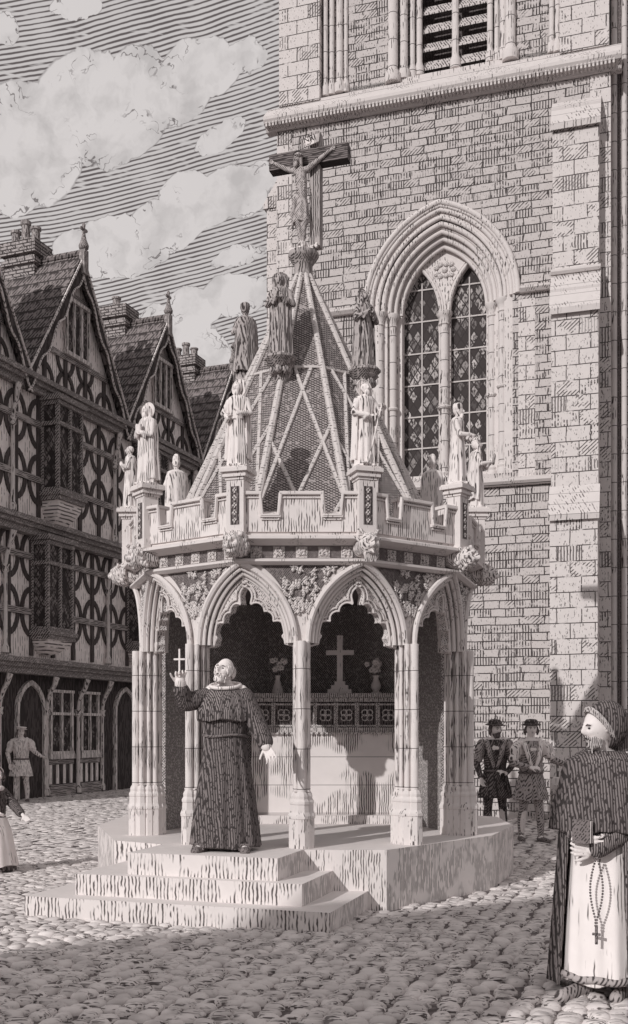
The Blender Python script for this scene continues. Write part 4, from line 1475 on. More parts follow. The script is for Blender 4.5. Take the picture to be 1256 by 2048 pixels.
def robe(mb_, rings, n=44, folds=11, amp0=.13, amp1=.02, seed=0, gap=None, thick=.02, lean=(0, 0)):
    """rings: (z, rx, ry, cy) from the hem up; gap = half angle of an opening at the front (degrees)"""
    rg = random.Random(seed)
    ph = [rg.uniform(0, 6.3) for _ in range(4)]
    zb, zt_ = rings[0][0], rings[-1][0]
    out = []
    for z, rx, ry, cy in rings:
        q = (z - zb) / (zt_ - zb)
        am = amp0 + (amp1 - amp0) * min(1, q * 1.25)
        cx_ = lean[0] * (1 - q)

        def pt(t_, off):
            m_ = 1 + am * (.65 * math.sin(folds * t_ + ph[0]) + .35 * math.sin((folds * 1.6) // 1 * t_ + ph[1] + q * 1.5)) + off
            return (cx_ + rx * m_ * math.sin(t_), cy - ry * m_ * math.cos(t_), z + (.012 * math.sin(5 * t_ + ph[2]) if q < .01 else 0))
        if gap is None:
            out.append([pt(2 * PI * i / n, 0) for i in range(n)])
        else:
            g_ = R(gap)
            o_ = [pt(g_ + (2 * PI - 2 * g_) * i / n, 0) for i in range(n + 1)]
            i_ = [pt(g_ + (2 * PI - 2 * g_) * i / n, -thick / rx) for i in range(n, -1, -1)]
            out.append(o_ + i_)
    mb_.loft(out)


SB = {}


def statue(name, loc, rz, H, label, pose, mat='statue_limestone', group='stone saints standing round the market cross'):
    m_ = MB(Matrix.Scale(H, 4))
    P = pose
    sit = P.get('folds', 9)
    wd = P.get('wide', 1.0)
    robe(m_, [(0.02, .130 * wd, .115, 0), (.16, .122 * wd, .105, 0), (.35, .110 * wd, .095, 0), (.50, .098 * wd, .085, 0), (.60, .092 * wd, .078, 0), (.70, .108 * wd, .083, 0), (.78, .125 * wd, .080, 0),
              (.815, .110 * wd, .070, 0), (.845, .050, .045, 0)], folds=sit, amp0=.14, amp1=.03, seed=P.get('seed', 0))
    if P.get('cloak'):
        robe(m_, [(P['cloak'], .165 * wd, .125, .03), (.35, .155 * wd, .12, .02), (.55, .150 * wd, .11, .02), (.72, .148 * wd, .10, .01), (.80, .128 * wd, .085, .01), (.835, .07, .06, .01)],
             folds=8, amp0=.10, amp1=.03, seed=P.get('seed', 0) + 5, gap=P.get('gap', 42), thick=.022)
    m_.capsule((0, 0, .82), (0, -.005, .88), .038, .034, 10)
    yaw, pit, rol = P.get('head', (0, 0, 0))
    hc = (0, -.012, .915)
    put_head(m_, hc, .145, yaw, pit, rol)
    keep = m_.M
    m_.M = keep @ head_m(hc, yaw, pit, rol)
    if P.get('beard'):
        m_.ell((0, -.042, -.062), (.034, .026, .040), nu=10, nv=8)
        m_.ell((0, -.035, -.10), (.020, .018, .026), nu=8, nv=7)
    hair = P.get('hair', 'long')
    if hair == 'long':
        m_.ell((0, .016, .018), (.058, .058, .066), nu=14, nv=10)
        for s_ in (-1, 1):
            m_.chain([(s_ * .046, .012, .02), (s_ * .054, .014, -.05), (s_ * .05, .02, -.10)], [.020, .022, .014], 8)
    if hair == 'veil':
        m_.ell((0, .022, .02), (.070, .066, .078), nu=14, nv=10, fn=lambda p: Vector((p.x, max(p.y, -.35), p.z)))
        for s_ in (-1, 1):
            m_.chain([(s_ * .056, .015, .02), (s_ * .066, .012, -.06), (s_ * .085, .02, -.14)], [.022, .026, .02], 8)
    if hair == 'short':
        m_.ell((0, .014, .016), (.053, .058, .062), nu=14, nv=10)
    if P.get('hat') == 'mitre':
        m_.ell((0, .0, .07), (.056, .05, .095), nu=16, nv=10)
        m_.lathe([(.056, .015), (.060, .02), (.060, .042), (.056, .046)], 14)
        m_.box(-.006, .006, -.058, .058, .03, .15)
    if P.get('hat') == 'cap':
        m_.lathe([(.060, .02), (.064, .045), (.060, .085), (.045, .10), (.01, .105)], 14, 0, .01)
    if P.get('hat') == 'crown':
        m_.lathe([(.058, .02), (.062, .04), (.070, .075), (.055, .075)], 12, 0, .01)
        for k in range(6):
            a = 2 * PI * k / 6
            m_.capsule((.06 * math.cos(a), .01 + .06 * math.sin(a), .06), (.068 * math.cos(a), .01 + .068 * math.sin(a), .10), .010, .005, 6)
    m_.M = keep
    for side, elb, wr, hd in P.get('arms', []):
        sh = Vector((side * .100, 0, .775))
        m_.capsule(sh, elb, .040, .034, 10)
        m_.capsule(elb, wr, .036, .028 if P.get('sleeve', 1) else .02, 10)
        if P.get('sleeve', 1):
            m_.capsule(Vector(wr) * .9 + Vector(elb) * .1, Vector(wr) * .7 + Vector(elb) * .3 + Vector((0, 0, -.05)), .028, .02, 8)
        hand(m_, wr, hd, (0 - side * .8, -.3, .2), .085, 20, side)
    for c in P.get('extra', []):
        m_.capsule(*c)
    for s_ in (-1, 1):
        m_.capsule((s_ * .05, -.06, .022), (s_ * .06, -.14, .014), .024, .018, 8)
    m_.lathe([(.15, -.002), (.15, .02), (.135, .03)], 12)
    o = m_.build(name, mat, None, remesh=.0052 * H / .8, sm=1)
    o.location = loc
    o.rotation_euler.z = rz
    tag(o, label, 'statue', group)
    if P.get('halo'):
        h_ = MB(Matrix.Scale(H, 4) @ head_m(hc, yaw, pit * .4, rol))
        h_.xz([(.098 * math.cos(2 * PI * k / 28), .015 + .098 * math.sin(2 * PI * k / 28)) for k in range(28)], .03, .042)
        rim = h_.tube([(.098 * math.cos(2 * PI * k / 28), .034, .015 + .098 * math.sin(2 * PI * k / 28)) for k in range(29)], .008, 6)
        h_.build('halo', mat, o, smooth=40)
    if P.get('dark_extra'):
        for nm, mt, caps in P['dark_extra']:
            h_ = MB(Matrix.Scale(H, 4))
            for c in caps:
                h_.capsule(*c)
            h_.build(nm, mt, o, smooth=50)
    return o


def ringpt(a, r_, z):
    return (MC.x + math.sin(R(a)) * r_, MC.y - math.cos(R(a)) * r_, z)


PR = CR_ - .04
pray = [(-1, (-.155, -.03, .62), (-.035, -.125, .685), (.25, -.25, .9)), (1, (.155, -.03, .62), (.035, -.125, .685), (-.25, -.25, .9))]
statue('saint_statue', ringpt(-54, PR, 4.06), R(-40), .80, 'bearded haloed saint in full cloak holding a book, third statue from the left',
       dict(cloak=.06, halo=1, beard=1, hair='long', head=(8, 0, 0), seed=1, gap=38, arms=[(-1, (-.14, -.05, .62), (-.045, -.12, .66), (.9, -.1, .1)), (1, (.14, -.05, .60), (.05, -.125, .62), (-.9, -.1, .1))],
            extra=[((-.03, -.135, .64), (-.03, -.135, .72), .022, .022), ((.02, -.135, .64), (.02, -.135, .72), .022, .022)]))
statue('saint_statue', ringpt(-18, PR, 4.06), R(-8), .80, 'haloed saint with one arm across the chest, on the pier over the lion mask',
       dict(cloak=.10, halo=1, beard=1, hair='short', head=(-22, 0, -5), seed=2, gap=50, wide=.95, arms=[(-1, (-.165, -.03, .63), (-.09, -.11, .55), (.7, -.2, .5)), (1, (.15, -.04, .62), (.03, -.13, .60), (-.6, -.1, .7))]))
statue('saint_statue', ringpt(18, PR, 4.06), R(18), .80, 'haloed bearded saint leaning on a long staff, on the pier over the horned mask',
       dict(cloak=.08, halo=1, beard=1, hair='short', head=(10, 4, 0), seed=3, gap=48, arms=[(-1, (-.15, -.04, .62), (-.01, -.13, .58), (.9, -.1, .0)), (1, (.16, -.05, .62), (.12, -.16, .62), (.2, -.5, .6))],
            extra=[((.13, -.20, .70), (-.02, -.16, .03), .011, .011), ((-.02, -.16, .03), (-.09, -.17, .03), .013, .011)]))
statue('saint_statue', ringpt(54, PR, 4.06), R(68), .80, 'capped bearded saint reaching towards the rightmost statue, in front of the church window',
       dict(cloak=None, beard=1, hair='short', hat='cap', head=(5, 2, 0), seed=4, arms=[(-1, (-.12, -.06, .60), (-.05, -.17, .60), (.1, -.9, -.3)), (1, (.14, -.03, .62), (.10, -.16, .60), (0, -1, -.2))]))
statue('saint_statue', ringpt(90, PR, 4.06), R(80), .76, 'hooded saint reading from a raised book, rightmost of the parapet statues',
       dict(cloak=.12, beard=0, hair='veil', hat='crown', head=(12, 14, 0), seed=5, gap=60, arms=[(-1, (-.13, -.06, .62), (-.04, -.18, .66), (.1, -.5, .8)), (1, (.13, -.06, .62), (.04, -.18, .66), (0, -.5, .8))],
            dark_extra=[('book', 'weathered_statue_stone', [((-.03, -.235, .66), (-.03, -.25, .76), .02, .02), ((.03, -.235, .66), (.03, -.25, .76), .02, .02)])]))
statue('saint_statue', ringpt(-90, PR, 4.06), R(-85), .70, 'small saint in profile with joined hands, leftmost of the parapet statues',
       dict(cloak=.2, hair='short', head=(-20, 10, 0), seed=6, gap=60, arms=pray))
statue('bishop_statue', ringpt(-126, PR, 4.06), R(-150), .84, 'mitred bishop seen from behind, left of the spire between two saints',
       dict(cloak=.05, hat='mitre', hair='short', seed=7, wide=1.12, gap=20, arms=pray), group='stone bishops with their backs turned')
statue('bishop_statue', ringpt(126, PR, 4.06), R(150), .84, 'mitred bishop seen from behind, right of the spire before the church window',
       dict(cloak=.05, hat='mitre', hair='short', seed=8, wide=1.12, gap=20, arms=pray), group='stone bishops with their backs turned')
# upper tier
statue('virgin_statue', ringpt(-18, .74, 5.47), R(-4), .86, 'haloed praying woman in a long veil, on the bracket at the front of the spire',
       dict(cloak=.02, halo=1, hair='veil', head=(6, 2, 0), seed=12, gap=40, wide=.9, arms=pray), mat='weathered_statue_stone', group='weathered figures on brackets of the spire')
statue('disciple_statue', ringpt(54, .80, 5.42), R(30), .84, 'dark hooded figure with clasped hands, on the spire bracket before the church arch',
       dict(cloak=.02, hair='veil', halo=1, head=(20, 14, 6), seed=13, gap=46, wide=.95, arms=pray), mat='weathered_statue_stone', group='weathered figures on brackets of the spire')
statue('disciple_statue', ringpt(-126, .82, 5.60), R(-150), .90, 'capped figure in a gown turned away, on the spire bracket against the sky',
       dict(cloak=.12, hair='short', hat='cap', head=(-38, 0, 0), seed=14, gap=30, wide=1.0, arms=pray), mat='weathered_statue_stone', group='weathered figures on brackets of the spire')

# ---- crucifix on the spire
cx_ = thing('crucifix', (MC.x, MC.y, 6.88), R(-17.5), 'dark wooden crucifix with a carved figure and inscribed scroll, topping the spire', 'crucifix')
b = MB(); b.box(.06, .175, .03, .15, .06, 1.31); b.build('cross_post', 'dark_cross_post_wood', cx_)
b = MB(); b.box(-.40, .50, .0, .13, .945, 1.12); b.build('cross_beam', 'dark_cross_wood', cx_)
sc = MB()
pts = [(-.02 + .20 * q, -.015 + .03 * math.sin(q * PI * 2), 1.165 + .05 * q + .02 * math.sin(q * PI * 2)) for q in [i / 12 for i in range(13)]]
vs = []
for p in pts:
    vs.append([(p[0], p[1], p[2] - .045), (p[0], p[1], p[2] + .045), (p[0], p[1] + .012, p[2] + .045), (p[0], p[1] + .012, p[2] - .045)])
sc.loft(vs)
scroll = sc.build('inscription_scroll', 'statue_limestone', cx_)
try:
    fc = bpy.data.curves.new('inscription', 'FONT')
    fc.body = 'INRI'
    fc.size = .085
    fc.extrude = .004
    fc.align_x = 'CENTER'
    fo = bpy.data.objects.new('tmp', fc)
    COL.objects.link(fo)
    dg_ = bpy.context.evaluated_depsgraph_get()
    me = bpy.data.meshes.new_from_object(fo.evaluated_get(dg_))
    bpy.data.objects.remove(fo)
    io = bpy.data.objects.new('inscription', me)
    me.materials.clear(); me.materials.append(MATS['ink_lettering'])
    COL.objects.link(io)
    io.parent = scroll
    io.location = (.08, -.052, 1.165)
    io.rotation_euler = (R(90), R(-14), 0)
except Exception as e:
    print('text', e)
# figure
m_ = MB(Matrix.Translation((-.015, -.02, 0)))
m_.chain([(0, 0, .52), (.015, -.01, .62), (.0, -.005, .74), (-.005, 0, .86)], [.055, .050, .062, .060], 14)
m_.capsule((-.06, 0, .87), (.06, 0, .88), .036, .036, 10)
m_.chain([(.07, 0, .885), (.19, .005, .965), (.335, .015, 1.06)], [.032, .026, .018], 10)
m_.chain([(-.07, 0, .88), (-.17, .005, .92), (-.33, .015, 1.02)], [.032, .026, .018], 10)
hand(m_, (.335, .012, 1.06), (.8, 0, .6), (0, -1, 0), .075, 25, 1)
hand(m_, (-.33, .012, 1.02), (-.8, 0, .6), (0, -1, 0), .075, 25, -1)
m_.chain([(.03, 0, .50), (.045, -.035, .30), (.012, .0, .085)], [.046, .036, .022], 12)
m_.chain([(-.03, 0, .50), (-.025, -.04, .30), (-.005, -.015, .085)], [.046, .036, .022], 12)
m_.capsule((.0, -.02, .075), (-.005, -.07, .045), .024, .018, 8)
m_.capsule((-.01, -.01, .93), (-.02, -.03, .97), .028, .028, 8)
put_head(m_, (-.03, -.045, .985), .125, -20, -16, 12)
keep = m_.M
m_.M = keep @ head_m((-.03, -.045, .985), -20, -16, 12)
m_.ell((0, -.036, -.055), (.028, .022, .034), nu=9, nv=7)
m_.ell((0, .012, .012), (.050, .050, .058), nu=12, nv=9)
for s_ in (-1, 1):
    m_.chain([(s_ * .042, .0, .01), (s_ * .048, .002, -.05), (s_ * .04, -.01, -.11)], [.015, .016, .008], 7)
m_.M = keep
for k in range(4):
    m_.capsule((-.05, -.045, .62 + .03 * k), (.05, -.05, .64 + .03 * k), .009, .009, 6)
fig = m_.build('carved_figure', 'crucified_stone', cx_, remesh=.005, sm=1)
m_ = MB(Matrix.Translation((-.015, -.02, 0)))
robe(m_, [(.30, .095, .075, -.012), (.36, .088, .070, -.01), (.46, .078, .066, 0), (.54, .066, .060, 0), (.57, .060, .055, 0)], n=30, folds=7, amp0=.14, amp1=.06, seed=3)
m_.chain([(-.06, -.04, .54), (-.085, -.05, .42), (-.09, -.05, .27)], [.03, .028, .012], 8)
m_.build('loincloth', 'crucified_stone', fig, remesh=.005, sm=1)
m_ = MB(Matrix.Translation((-.015, -.02, 0)) @ head_m((-.03, -.045, .985), -20, -16, 12))
for k in range(16):
    a = 2 * PI * k / 16
    m_.capsule((.05 * math.cos(a), .008 + .05 * math.sin(a), .028), (.066 * math.cos(a + .5), .008 + .066 * math.sin(a + .5), .045), .010, .004, 5)
m_.build('thorn_crown', 'weathered_statue_stone', fig, smooth=50)
m_ = MB()
m_.ell((0, -.04, .045), (.055, .06, .055), nu=18, nv=14, fn=lambda p: p * (1 - .22 * math.exp(-((abs(p.x) - .38) / .2) ** 2 - ((p.z + .02) / .2) ** 2) * max(0, -p.y) - .15 * math.exp(-(p.x / .14) ** 2 - ((p.z + .4) / .14) ** 2) * max(0, -p.y)))
m_.capsule((0, -.06, .0), (0, -.08, .0), .035, .03, 8)
for s_ in (-1, 1):
    m_.capsule((-.12 * s_, -.06, .0), (.14 * s_, -.0, .05), .013, .013, 7)
    for dz_ in (-.014, .014):
        m_.ell((.15 * s_, .0, .05 + dz_), .018, nu=7, nv=5)
m_.build('skull_and_bones', 'statue_limestone', cx_, remesh=.0045, sm=1)

# ---- altar under the vault
al = thing('stone_altar', (.16, 12.60, FL), 0, 'stone altar with quatrefoil panels and pale stained base, inside the market cross', 'altar')
b = MB(); b.box(-.90, .90, -.28, .4, .10, 1.06); b.build('altar_body', 'altar_stone', al)
b = MB(); b.box(-.96, .96, -.42, .4, .0, .098); b.build('altar_step', 'step_limestone', al)
b = MB(); b.box(-.92, .92, -.31, .4, 1.06, 1.12); b.box(-.92, .92, -.33, .4, 1.42, 1.47); b.box(-.94, .94, -.36, .4, 1.47, 1.52); b.build('altar_slab', 'altar_panel_stone', al)
b = MB(); b.box(-.90, .90, -.27, .4, 1.12, 1.42); b.build('frontal', 'dark_inset_stone', al)
b = MB()
for k in range(31):
    x = -.90 + .058 * k
    b.box(x, x + .03, -.35, -.32, 1.425, 1.46)
    b.box(x, x + .034, -.325, -.30, 1.04, 1.065)
b.build('beading', 'relief_limestone', al)
for k in range(7):
    x = -.76 + .245 * k
    b = MB()
    for a, c, d, e in ((-.105, .105, 1.13, 1.15), (-.105, .105, 1.38, 1.40), (-.12, -.10, 1.12, 1.41), (.10, .12, 1.12, 1.41)):
        b.box(x + a, x + c, -.295, -.268, d, e)
    for a in (45, 135, 225, 315):
        cxq, czq = x + .040 * math.cos(R(a)), 1.265 + .040 * math.sin(R(a))
        b.tube([(cxq + .036 * math.cos(2 * PI * j / 12), -.29, czq + .036 * math.sin(2 * PI * j / 12)) for j in range(13)], .008, 5)
    b.ell((x, -.285, 1.265), (.022, .014, .022), nu=7, nv=5)
    b.build('quatrefoil_panel', 'relief_limestone', al, smooth=40)
ac = thing('altar_cross', (.308, 12.46, FL + 1.52), R(-6), 'pale stone cross on a three stepped base in the middle of the altar', 'cross')
b = MB(); b.box(-.034, .034, -.025, .025, .14, .69); b.build('upright', 'vessel_stone', ac)
b = MB(); b.box(-.165, .165, -.022, .022, .46, .515); b.build('cross_arm', 'vessel_stone', ac)
b = MB(); b.box(-.14, .14, -.09, .09, 0, .052); b.box(-.10, .10, -.065, .065, .052, .10); b.box(-.062, .062, -.045, .045, .10, .145); b.build('stepped_base', 'vessel_stone', ac)


def vase(x, y, z, label, tall, seed):
    v = thing('flower_vase', (x, y, z), 0, label, 'vase', 'vases of flowers on the altar')
    b = MB(); b.lathe([(.055, 0), (.06, .012), (.035, .03), (.058, .07), (.06, .10), (.034, .16), (.03, .19), (.045, .215)] if not tall else [(.062, 0), (.068, .02), (.06, .06), (.04, .12), (.026, .17), (.030, .20), (.034, .215)], 14)
    b.build('vase', 'vessel_stone', v, smooth=50)
    rg = random.Random(seed)
    b = MB(); st_ = MB()
    for k in range(13):
        a, q = rg.uniform(0, 6.28), rg.uniform(.02, .115)
        c = Vector((q * math.cos(a), q * math.sin(a) * .6, .24 + rg.uniform(.02, .17)))
        st_.capsule((0, 0, .19), c, .005, .004, 5)
        for j in range(5):
            e = 2 * PI * j / 5 + a
            b.ell(c + Vector((.020 * math.cos(e), -.01, .020 * math.sin(e))), (.016, .009, .016), nu=6, nv=4)
    b.build('flower', 'petals', v, smooth=50)
    st_.build('stem', 'weathered_statue_stone', v, smooth=50)


vase(-.43, 12.44, FL + 1.52, 'slim vase of open flowers on the altar, left of the stone cross', True, 4)
vase(.735, 12.44, FL + 1.52, 'squat vase with sparse flowers on the altar, right of the stone cross', False, 9)

# ------------------------------------------------------------------ people


def person(loc, rz, label, group=None):
    return thing('person', loc, rz, label, 'person', group)


def body(parent, H, arms, head, legs=((-.09, -.02), (.09, .03)), vox=.0085, detail=2, hat=None):
    """one continuous body: arms = [(side, elbow, wrist, finger dir, palm normal, curl)] in metres"""
    k = H / 1.75
    m_ = MB()
    m_.chain([(0, 0, .96 * k), (0, .01, 1.12 * k), (0, .0, 1.32 * k), (0, .01, 1.42 * k)], [.13 * k, .12 * k, .14 * k, .10 * k], 14)
    m_.capsule((-.14 * k, .01, 1.42 * k), (.14 * k, .01, 1.42 * k), .062 * k, .062 * k, 10)
    for (fx, fy), s_ in zip(legs, (-1, 1)):
        m_.chain([(s_ * .085 * k, 0, .93 * k), ((s_ * .085 * k + fx) / 2 + 0, fy * .5 - .015, .50 * k), (fx, fy, .09 * k)], [.092 * k, .060 * k, .040 * k], 12)
        m_.capsule((fx, fy, .045), (fx + (fx * .25), fy - .17, .030), .042, .034, 8)
    hx, hy, hz, yaw, pit, rol = head
    m_.capsule((0, .005, 1.42 * k), (hx * .7, hy + .02, hz - .08), .058 * k, .055 * k, 10)
    put_head(m_, (hx, hy, hz), .232 * k, yaw, pit, rol, detail)
    for side, elb, wr, fd, pn_, cu in arms:
        m_.chain([(side * .175 * k, .01, 1.40 * k), elb, wr], [.052 * k, .042 * k, .030 * k], 12)
        hand(m_, wr, fd, pn_, .185 * k, cu, side)
    return m_.build('body', 'skin', parent, remesh=vox, sm=1)


def face_parts(parent, head, s, hair='fringe', beard=None, hairmat='white_hair', brow='dark_hair', n=1):
    M = head_m(head[:3], *head[3:])
    for e in (-1, 1):
        b = MB(M); b.ell((e * s * .115, -s * .352, s * .035), (s * .042, s * .03, s * .024), nu=10, nv=7)
        b.build('eye', 'dark_eye', parent, smooth=60)
        b = MB(M); b.tube([(e * s * .05, -s * .395, s * .105), (e * s * .12, -s * .395, s * .135), (e * s * .20, -s * .34, s * .11)], [s * .014, s * .022, s * .01], 6)
        b.build('eyebrow', brow, parent, smooth=60)
    b = MB(M); b.tube([(-s * .08, -s * .385, -s * .222), (0, -s * .41, -s * .215), (s * .08, -s * .385, -s * .222)], [s * .006, s * .010, s * .006], 6)
    b.build('mouth', 'dark_eye', parent, smooth=60)
    if beard:
        b = MB(M)
        rg = random.Random(5)
        b.ell((0, -s * .20, -s * .40), (s * .22, s * .20, s * .16), nu=14, nv=10)
        for k in range(26):
            a = -PI / 2 + rg.uniform(-1.25, 1.25)
            r0 = rg.uniform(.22, .30)
            p = Vector((math.cos(a) * s * r0 * .95, math.sin(a) * s * r0 * 1.25, -s * rg.uniform(.22, .45)))
            b.capsule(p, p + Vector((0, -s * .02, -s * rg.uniform(.06, beard))), s * .05, s * .02, 6)
        for e in (-1, 1):
            b.chain([(0, -s * .43, -s * .17), (e * s * .09, -s * .40, -s * .20), (e * s * .16, -s * .33, -s * .30)], [s * .028, s * .038, s * .02], 7)
        b.build('beard', hairmat, parent, remesh=s * .018, sm=1)
    if hair:
        b = MB(M)
        if hair == 'fringe':
            for k in range(26):
                a = R(-38) + R(256) * k / 25
                b.ell((math.cos(a) * s * .345, math.sin(a) * s * .38 + s * .03, s * (.0 + .04 * math.sin(k * 2.3))), (s * .085, s * .085, s * .19), nu=8, nv=6)
                b.ell((math.cos(a) * s * .30, math.sin(a) * s * .34 + s * .03, s * .17), (s * .07, s * .07, s * .10), nu=8, nv=6)
        elif hair == 'bob':
            b.ell((0, s * .07, s * .08), (s * .37, s * .40, s * .46), nu=16, nv=12, fn=lambda p: Vector((p.x, max(p.y, -.55), p.z)))
            for e in (-1, 1):
                b.chain([(e * s * .33, -s * .02, s * .12), (e * s * .40, s * .02, -s * .12), (e * s * .38, s * .04, -s * .30)], [s * .09, s * .11, s * .07], 8)
            b.capsule((0, s * .30, 0), (0, s * .32, -s * .3), s * .22, s * .18, 10)
        b.build('hair', hairmat, parent, remesh=s * .022, sm=1)


def sleeve(parent, pts, rs, mat, name='sleeve', vox=None):
    b = MB(); b.chain(pts, rs, 14)
    return b.build(name, mat, parent, remesh=vox or .012, sm=2)


# --- preaching friar on the top step
fr = person((-.80, 9.52, FL + .004), R(-6), 'old balding friar in a black habit lifting a small cross on the steps')
hd1 = (-.0, -.05, 1.615, -22, 14, 8)
arms1 = [(-1, (-.36, -.10, 1.32), (-.375, -.20, 1.50), (.05, -.1, 1), (.35, -1, 0), 62), (1, (.31, -.06, 1.12), (.40, -.18, .94), (.45, -.35, -.9), (-.2, -1, .1), 14)]
bd = body(fr, 1.77, arms1, hd1, legs=((-.17, -.06), (.17, -.05)), vox=.0065)
face_parts(bd, hd1, .232, 'fringe', .10, 'white_hair')
m_ = MB()
robe(m_, [(.035, .315, .25, 0), (.20, .30, .235, 0), (.45, .27, .21, 0), (.70, .235, .19, 0), (.90, .205, .165, 0), (1.02, .19, .15, 0), (1.14, .205, .155, 0), (1.30, .22, .16, 0), (1.42, .19, .13, 0), (1.47, .11, .10, 0)],
     n=84, folds=13, amp0=.085, amp1=.02, seed=4)
m_.chain([(-.17, 0, 1.38), (-.34, -.09, 1.335), (-.372, -.17, 1.44)], [.095, .085, .075], 14)
m_.chain([(.17, 0, 1.38), (.29, -.06, 1.15), (.385, -.16, .985)], [.095, .088, .075], 14)
m_.capsule((.33, -.10, 1.05), (.37, -.12, .93), .06, .05, 10)
m_.build('habit', 'black_wool_habit', fr, remesh=.009, sm=1)
m_ = MB()
robe(m_, [(1.17, .255, .20, -.01), (1.25, .262, .20, -.01), (1.36, .235, .175, 0), (1.44, .17, .13, 0), (1.485, .11, .105, 0)], n=72, folds=17, amp0=.07, amp1=.03, seed=9)
m_.build('shoulder_cape', 'black_wool_mantle', fr, remesh=.009, sm=1)
m_ = MB()
m_.tube([(.135 * math.sin(a), -.015 - .125 * math.cos(a), 1.488 - .030 * math.cos(a)) for a in [2 * PI * k / 24 for k in range(25)]], .017, 10)
m_.build('hood', 'pale_linen', fr, smooth=60)
m_ = MB(); m_.tube([(.205 * math.sin(a), -.163 * math.cos(a), 1.035 + .008 * math.sin(3 * a)) for a in [2 * PI * k / 30 for k in range(31)]], .013, 8)
m_.build('belt', 'leather', fr, smooth=60)
for s_, (x, y) in ((-1, (-.17, -.06)), (1, (.17, -.05))):
    m_ = MB()
    m_.capsule((x, y + .02, .014), (x * 1.3, y - .20, .012), .050, .046, 10)
    for t0 in (.35, .8):
        yy = y - .2 * t0
        xx = x * (1 + .3 * t0)
        m_.tube([(xx - .052, yy, .02), (xx - .03, yy, .072), (xx + .03, yy, .072), (xx + .052, yy, .02)], .010, 6)
    m_.build('sandal', 'leather', fr, smooth=60)
for (a, b_) in (((-.372, -.185, 1.485), (-.375, -.20, 1.515)), ((.39, -.17, .965), (.40, -.18, .94))):
    m_ = MB(); m_.capsule(a, b_, .055, .050, 12); m_.build('cuff', 'pale_linen', fr, smooth=60)
hc_ = thing('hand_cross', (-.80 - .395, 9.52 - .20, FL + 1.56), R(-6), 'small pale cross held up in the preaching friar\'s raised fist', 'cross')
b = MB(); b.box(-.007, .007, -.006, .006, 0, .25); b.build('upright', 'pale_metal', hc_)
b = MB(); b.box(-.050, .050, -.0055, .0055, .150, .166); b.build('cross_arm', 'pale_metal', hc_)

# --- hooded friar at the right
f2 = person((1.80, 6.50, .012), R(-38), 'bearded friar in a black hooded mantle over a white robe, large in the right foreground')
hd2 = (-.0, -.09, 1.655, -36, -10, 0)
arms2 = [(-1, (-.25, -.06, 1.12), (-.02, -.26, .97), (.9, -.3, -.1), (.1, 1, .2), 55), (1, (.26, -.04, 1.12), (.03, -.27, .92), (-.9, -.35, .1), (0, 1, .2), 50)]
bd = body(f2, 1.78, arms2, hd2, legs=((-.10, -.10), (.10, .06)), vox=.006)
face_parts(bd, hd2, .238, None, .22, 'grizzled_beard')
m_ = MB()
robe(m_, [(.10, .235, .21, -.04), (.30, .225, .20, -.04), (.60, .215, .19, -.03), (.90, .20, .17, -.02), (1.10, .19, .155, 0), (1.40, .19, .14, 0)], n=90, folds=9, amp0=.055, amp1=.02, seed=21)
m_.build('white_tunic', 'white_wool', f2, remesh=.008, sm=1)
m_ = MB()
m_.tube([(.238 * math.sin(a), -.04 - .213 * math.cos(a), .135 + .006 * math.sin(7 * a)) for a in [2 * PI * k / 40 for k in range(41)]], .024, 8)
m_.build('tunic_hem', 'grey_broadcloth', f2, smooth=60)
m_ = MB()
robe(m_, [(.06, .36, .30, .03), (.30, .345, .285, .03), (.60, .32, .265, .02), (.90, .295, .24, .01), (1.15, .275, .215, 0), (1.35, .24, .17, 0), (1.44, .18, .13, 0)], n=100, folds=10, amp0=.06, amp1=.02, seed=22, gap=40, thick=.03)
m_.build('mantle', 'black_wool_mantle', f2, remesh=.008, sm=1)
m_ = MB()
robe(m_, [(1.02, .335, .275, -.01), (1.10, .325, .27, -.01), (1.25, .295, .235, 0), (1.38, .275, .195, 0), (1.45, .250, .175, 0), (1.48, .19, .145, 0), (1.51, .12, .12, 0)], n=110, folds=21, amp0=.06, amp1=.02, seed=23)
m_.build('shoulder_cape', 'black_wool_habit', f2, remesh=.008, sm=1)
M2 = head_m(hd2[:3], *hd2[3:])
m_ = MB(M2)
m_.ell((0, .062, .008), (.118, .135, .150), nu=26, nv=18, fn=lambda p: Vector((p.x, max(p.y, -.28 - .62 * max(0, p.z) ** 1.5), p.z)))
m_.M = Matrix.Identity(4)
m_.chain([(.0, .07, 1.62), (.02, .10, 1.50), (.0, .08, 1.42)], [.115, .12, .10], 14)
m_.build('hood', 'black_wool_habit', f2, remesh=.007, sm=1)
m_ = MB(M2)
m_.tube([(.100 * math.sin(a), .010 - .062 * math.cos(a), -.002 + .128 * math.cos(a)) for a in [R(-150) + R(300) * k / 26 for k in range(27)]], .013, 8)
m_.tube([(.092 * math.sin(a), .002 - .068 * math.cos(a), -.006 + .120 * math.cos(a)) for a in [R(-150) + R(300) * k / 26 for k in range(27)]], .008, 8)
m_.build('hood_rim', 'hood_edge', f2, smooth=60)
m_ = MB()
for q_, rr_, zz_, th_ in ((0, .170, 1.470, .024), (1, .150, 1.488, .020)):
    m_.tube([(rr_ * math.sin(a), -.0 - rr_ * .95 * math.cos(a), zz_ - .030 * math.cos(a) + .008 * math.sin(3 * a + q_)) for a in [2 * PI * k / 36 for k in range(37)]], th_, 10)
m_.build('collar_roll', 'black_wool_mantle', f2, remesh=.008, sm=3)
m_ = MB(M2)
for k in range(13):
    a = R(-48) + R(96) * k / 12
    m_.capsule((.082 * math.sin(a), -.030, .095 * math.cos(a) + .01), (.070 * math.sin(a), -.045, .078 * math.cos(a) + .008), .006, .002, 6)
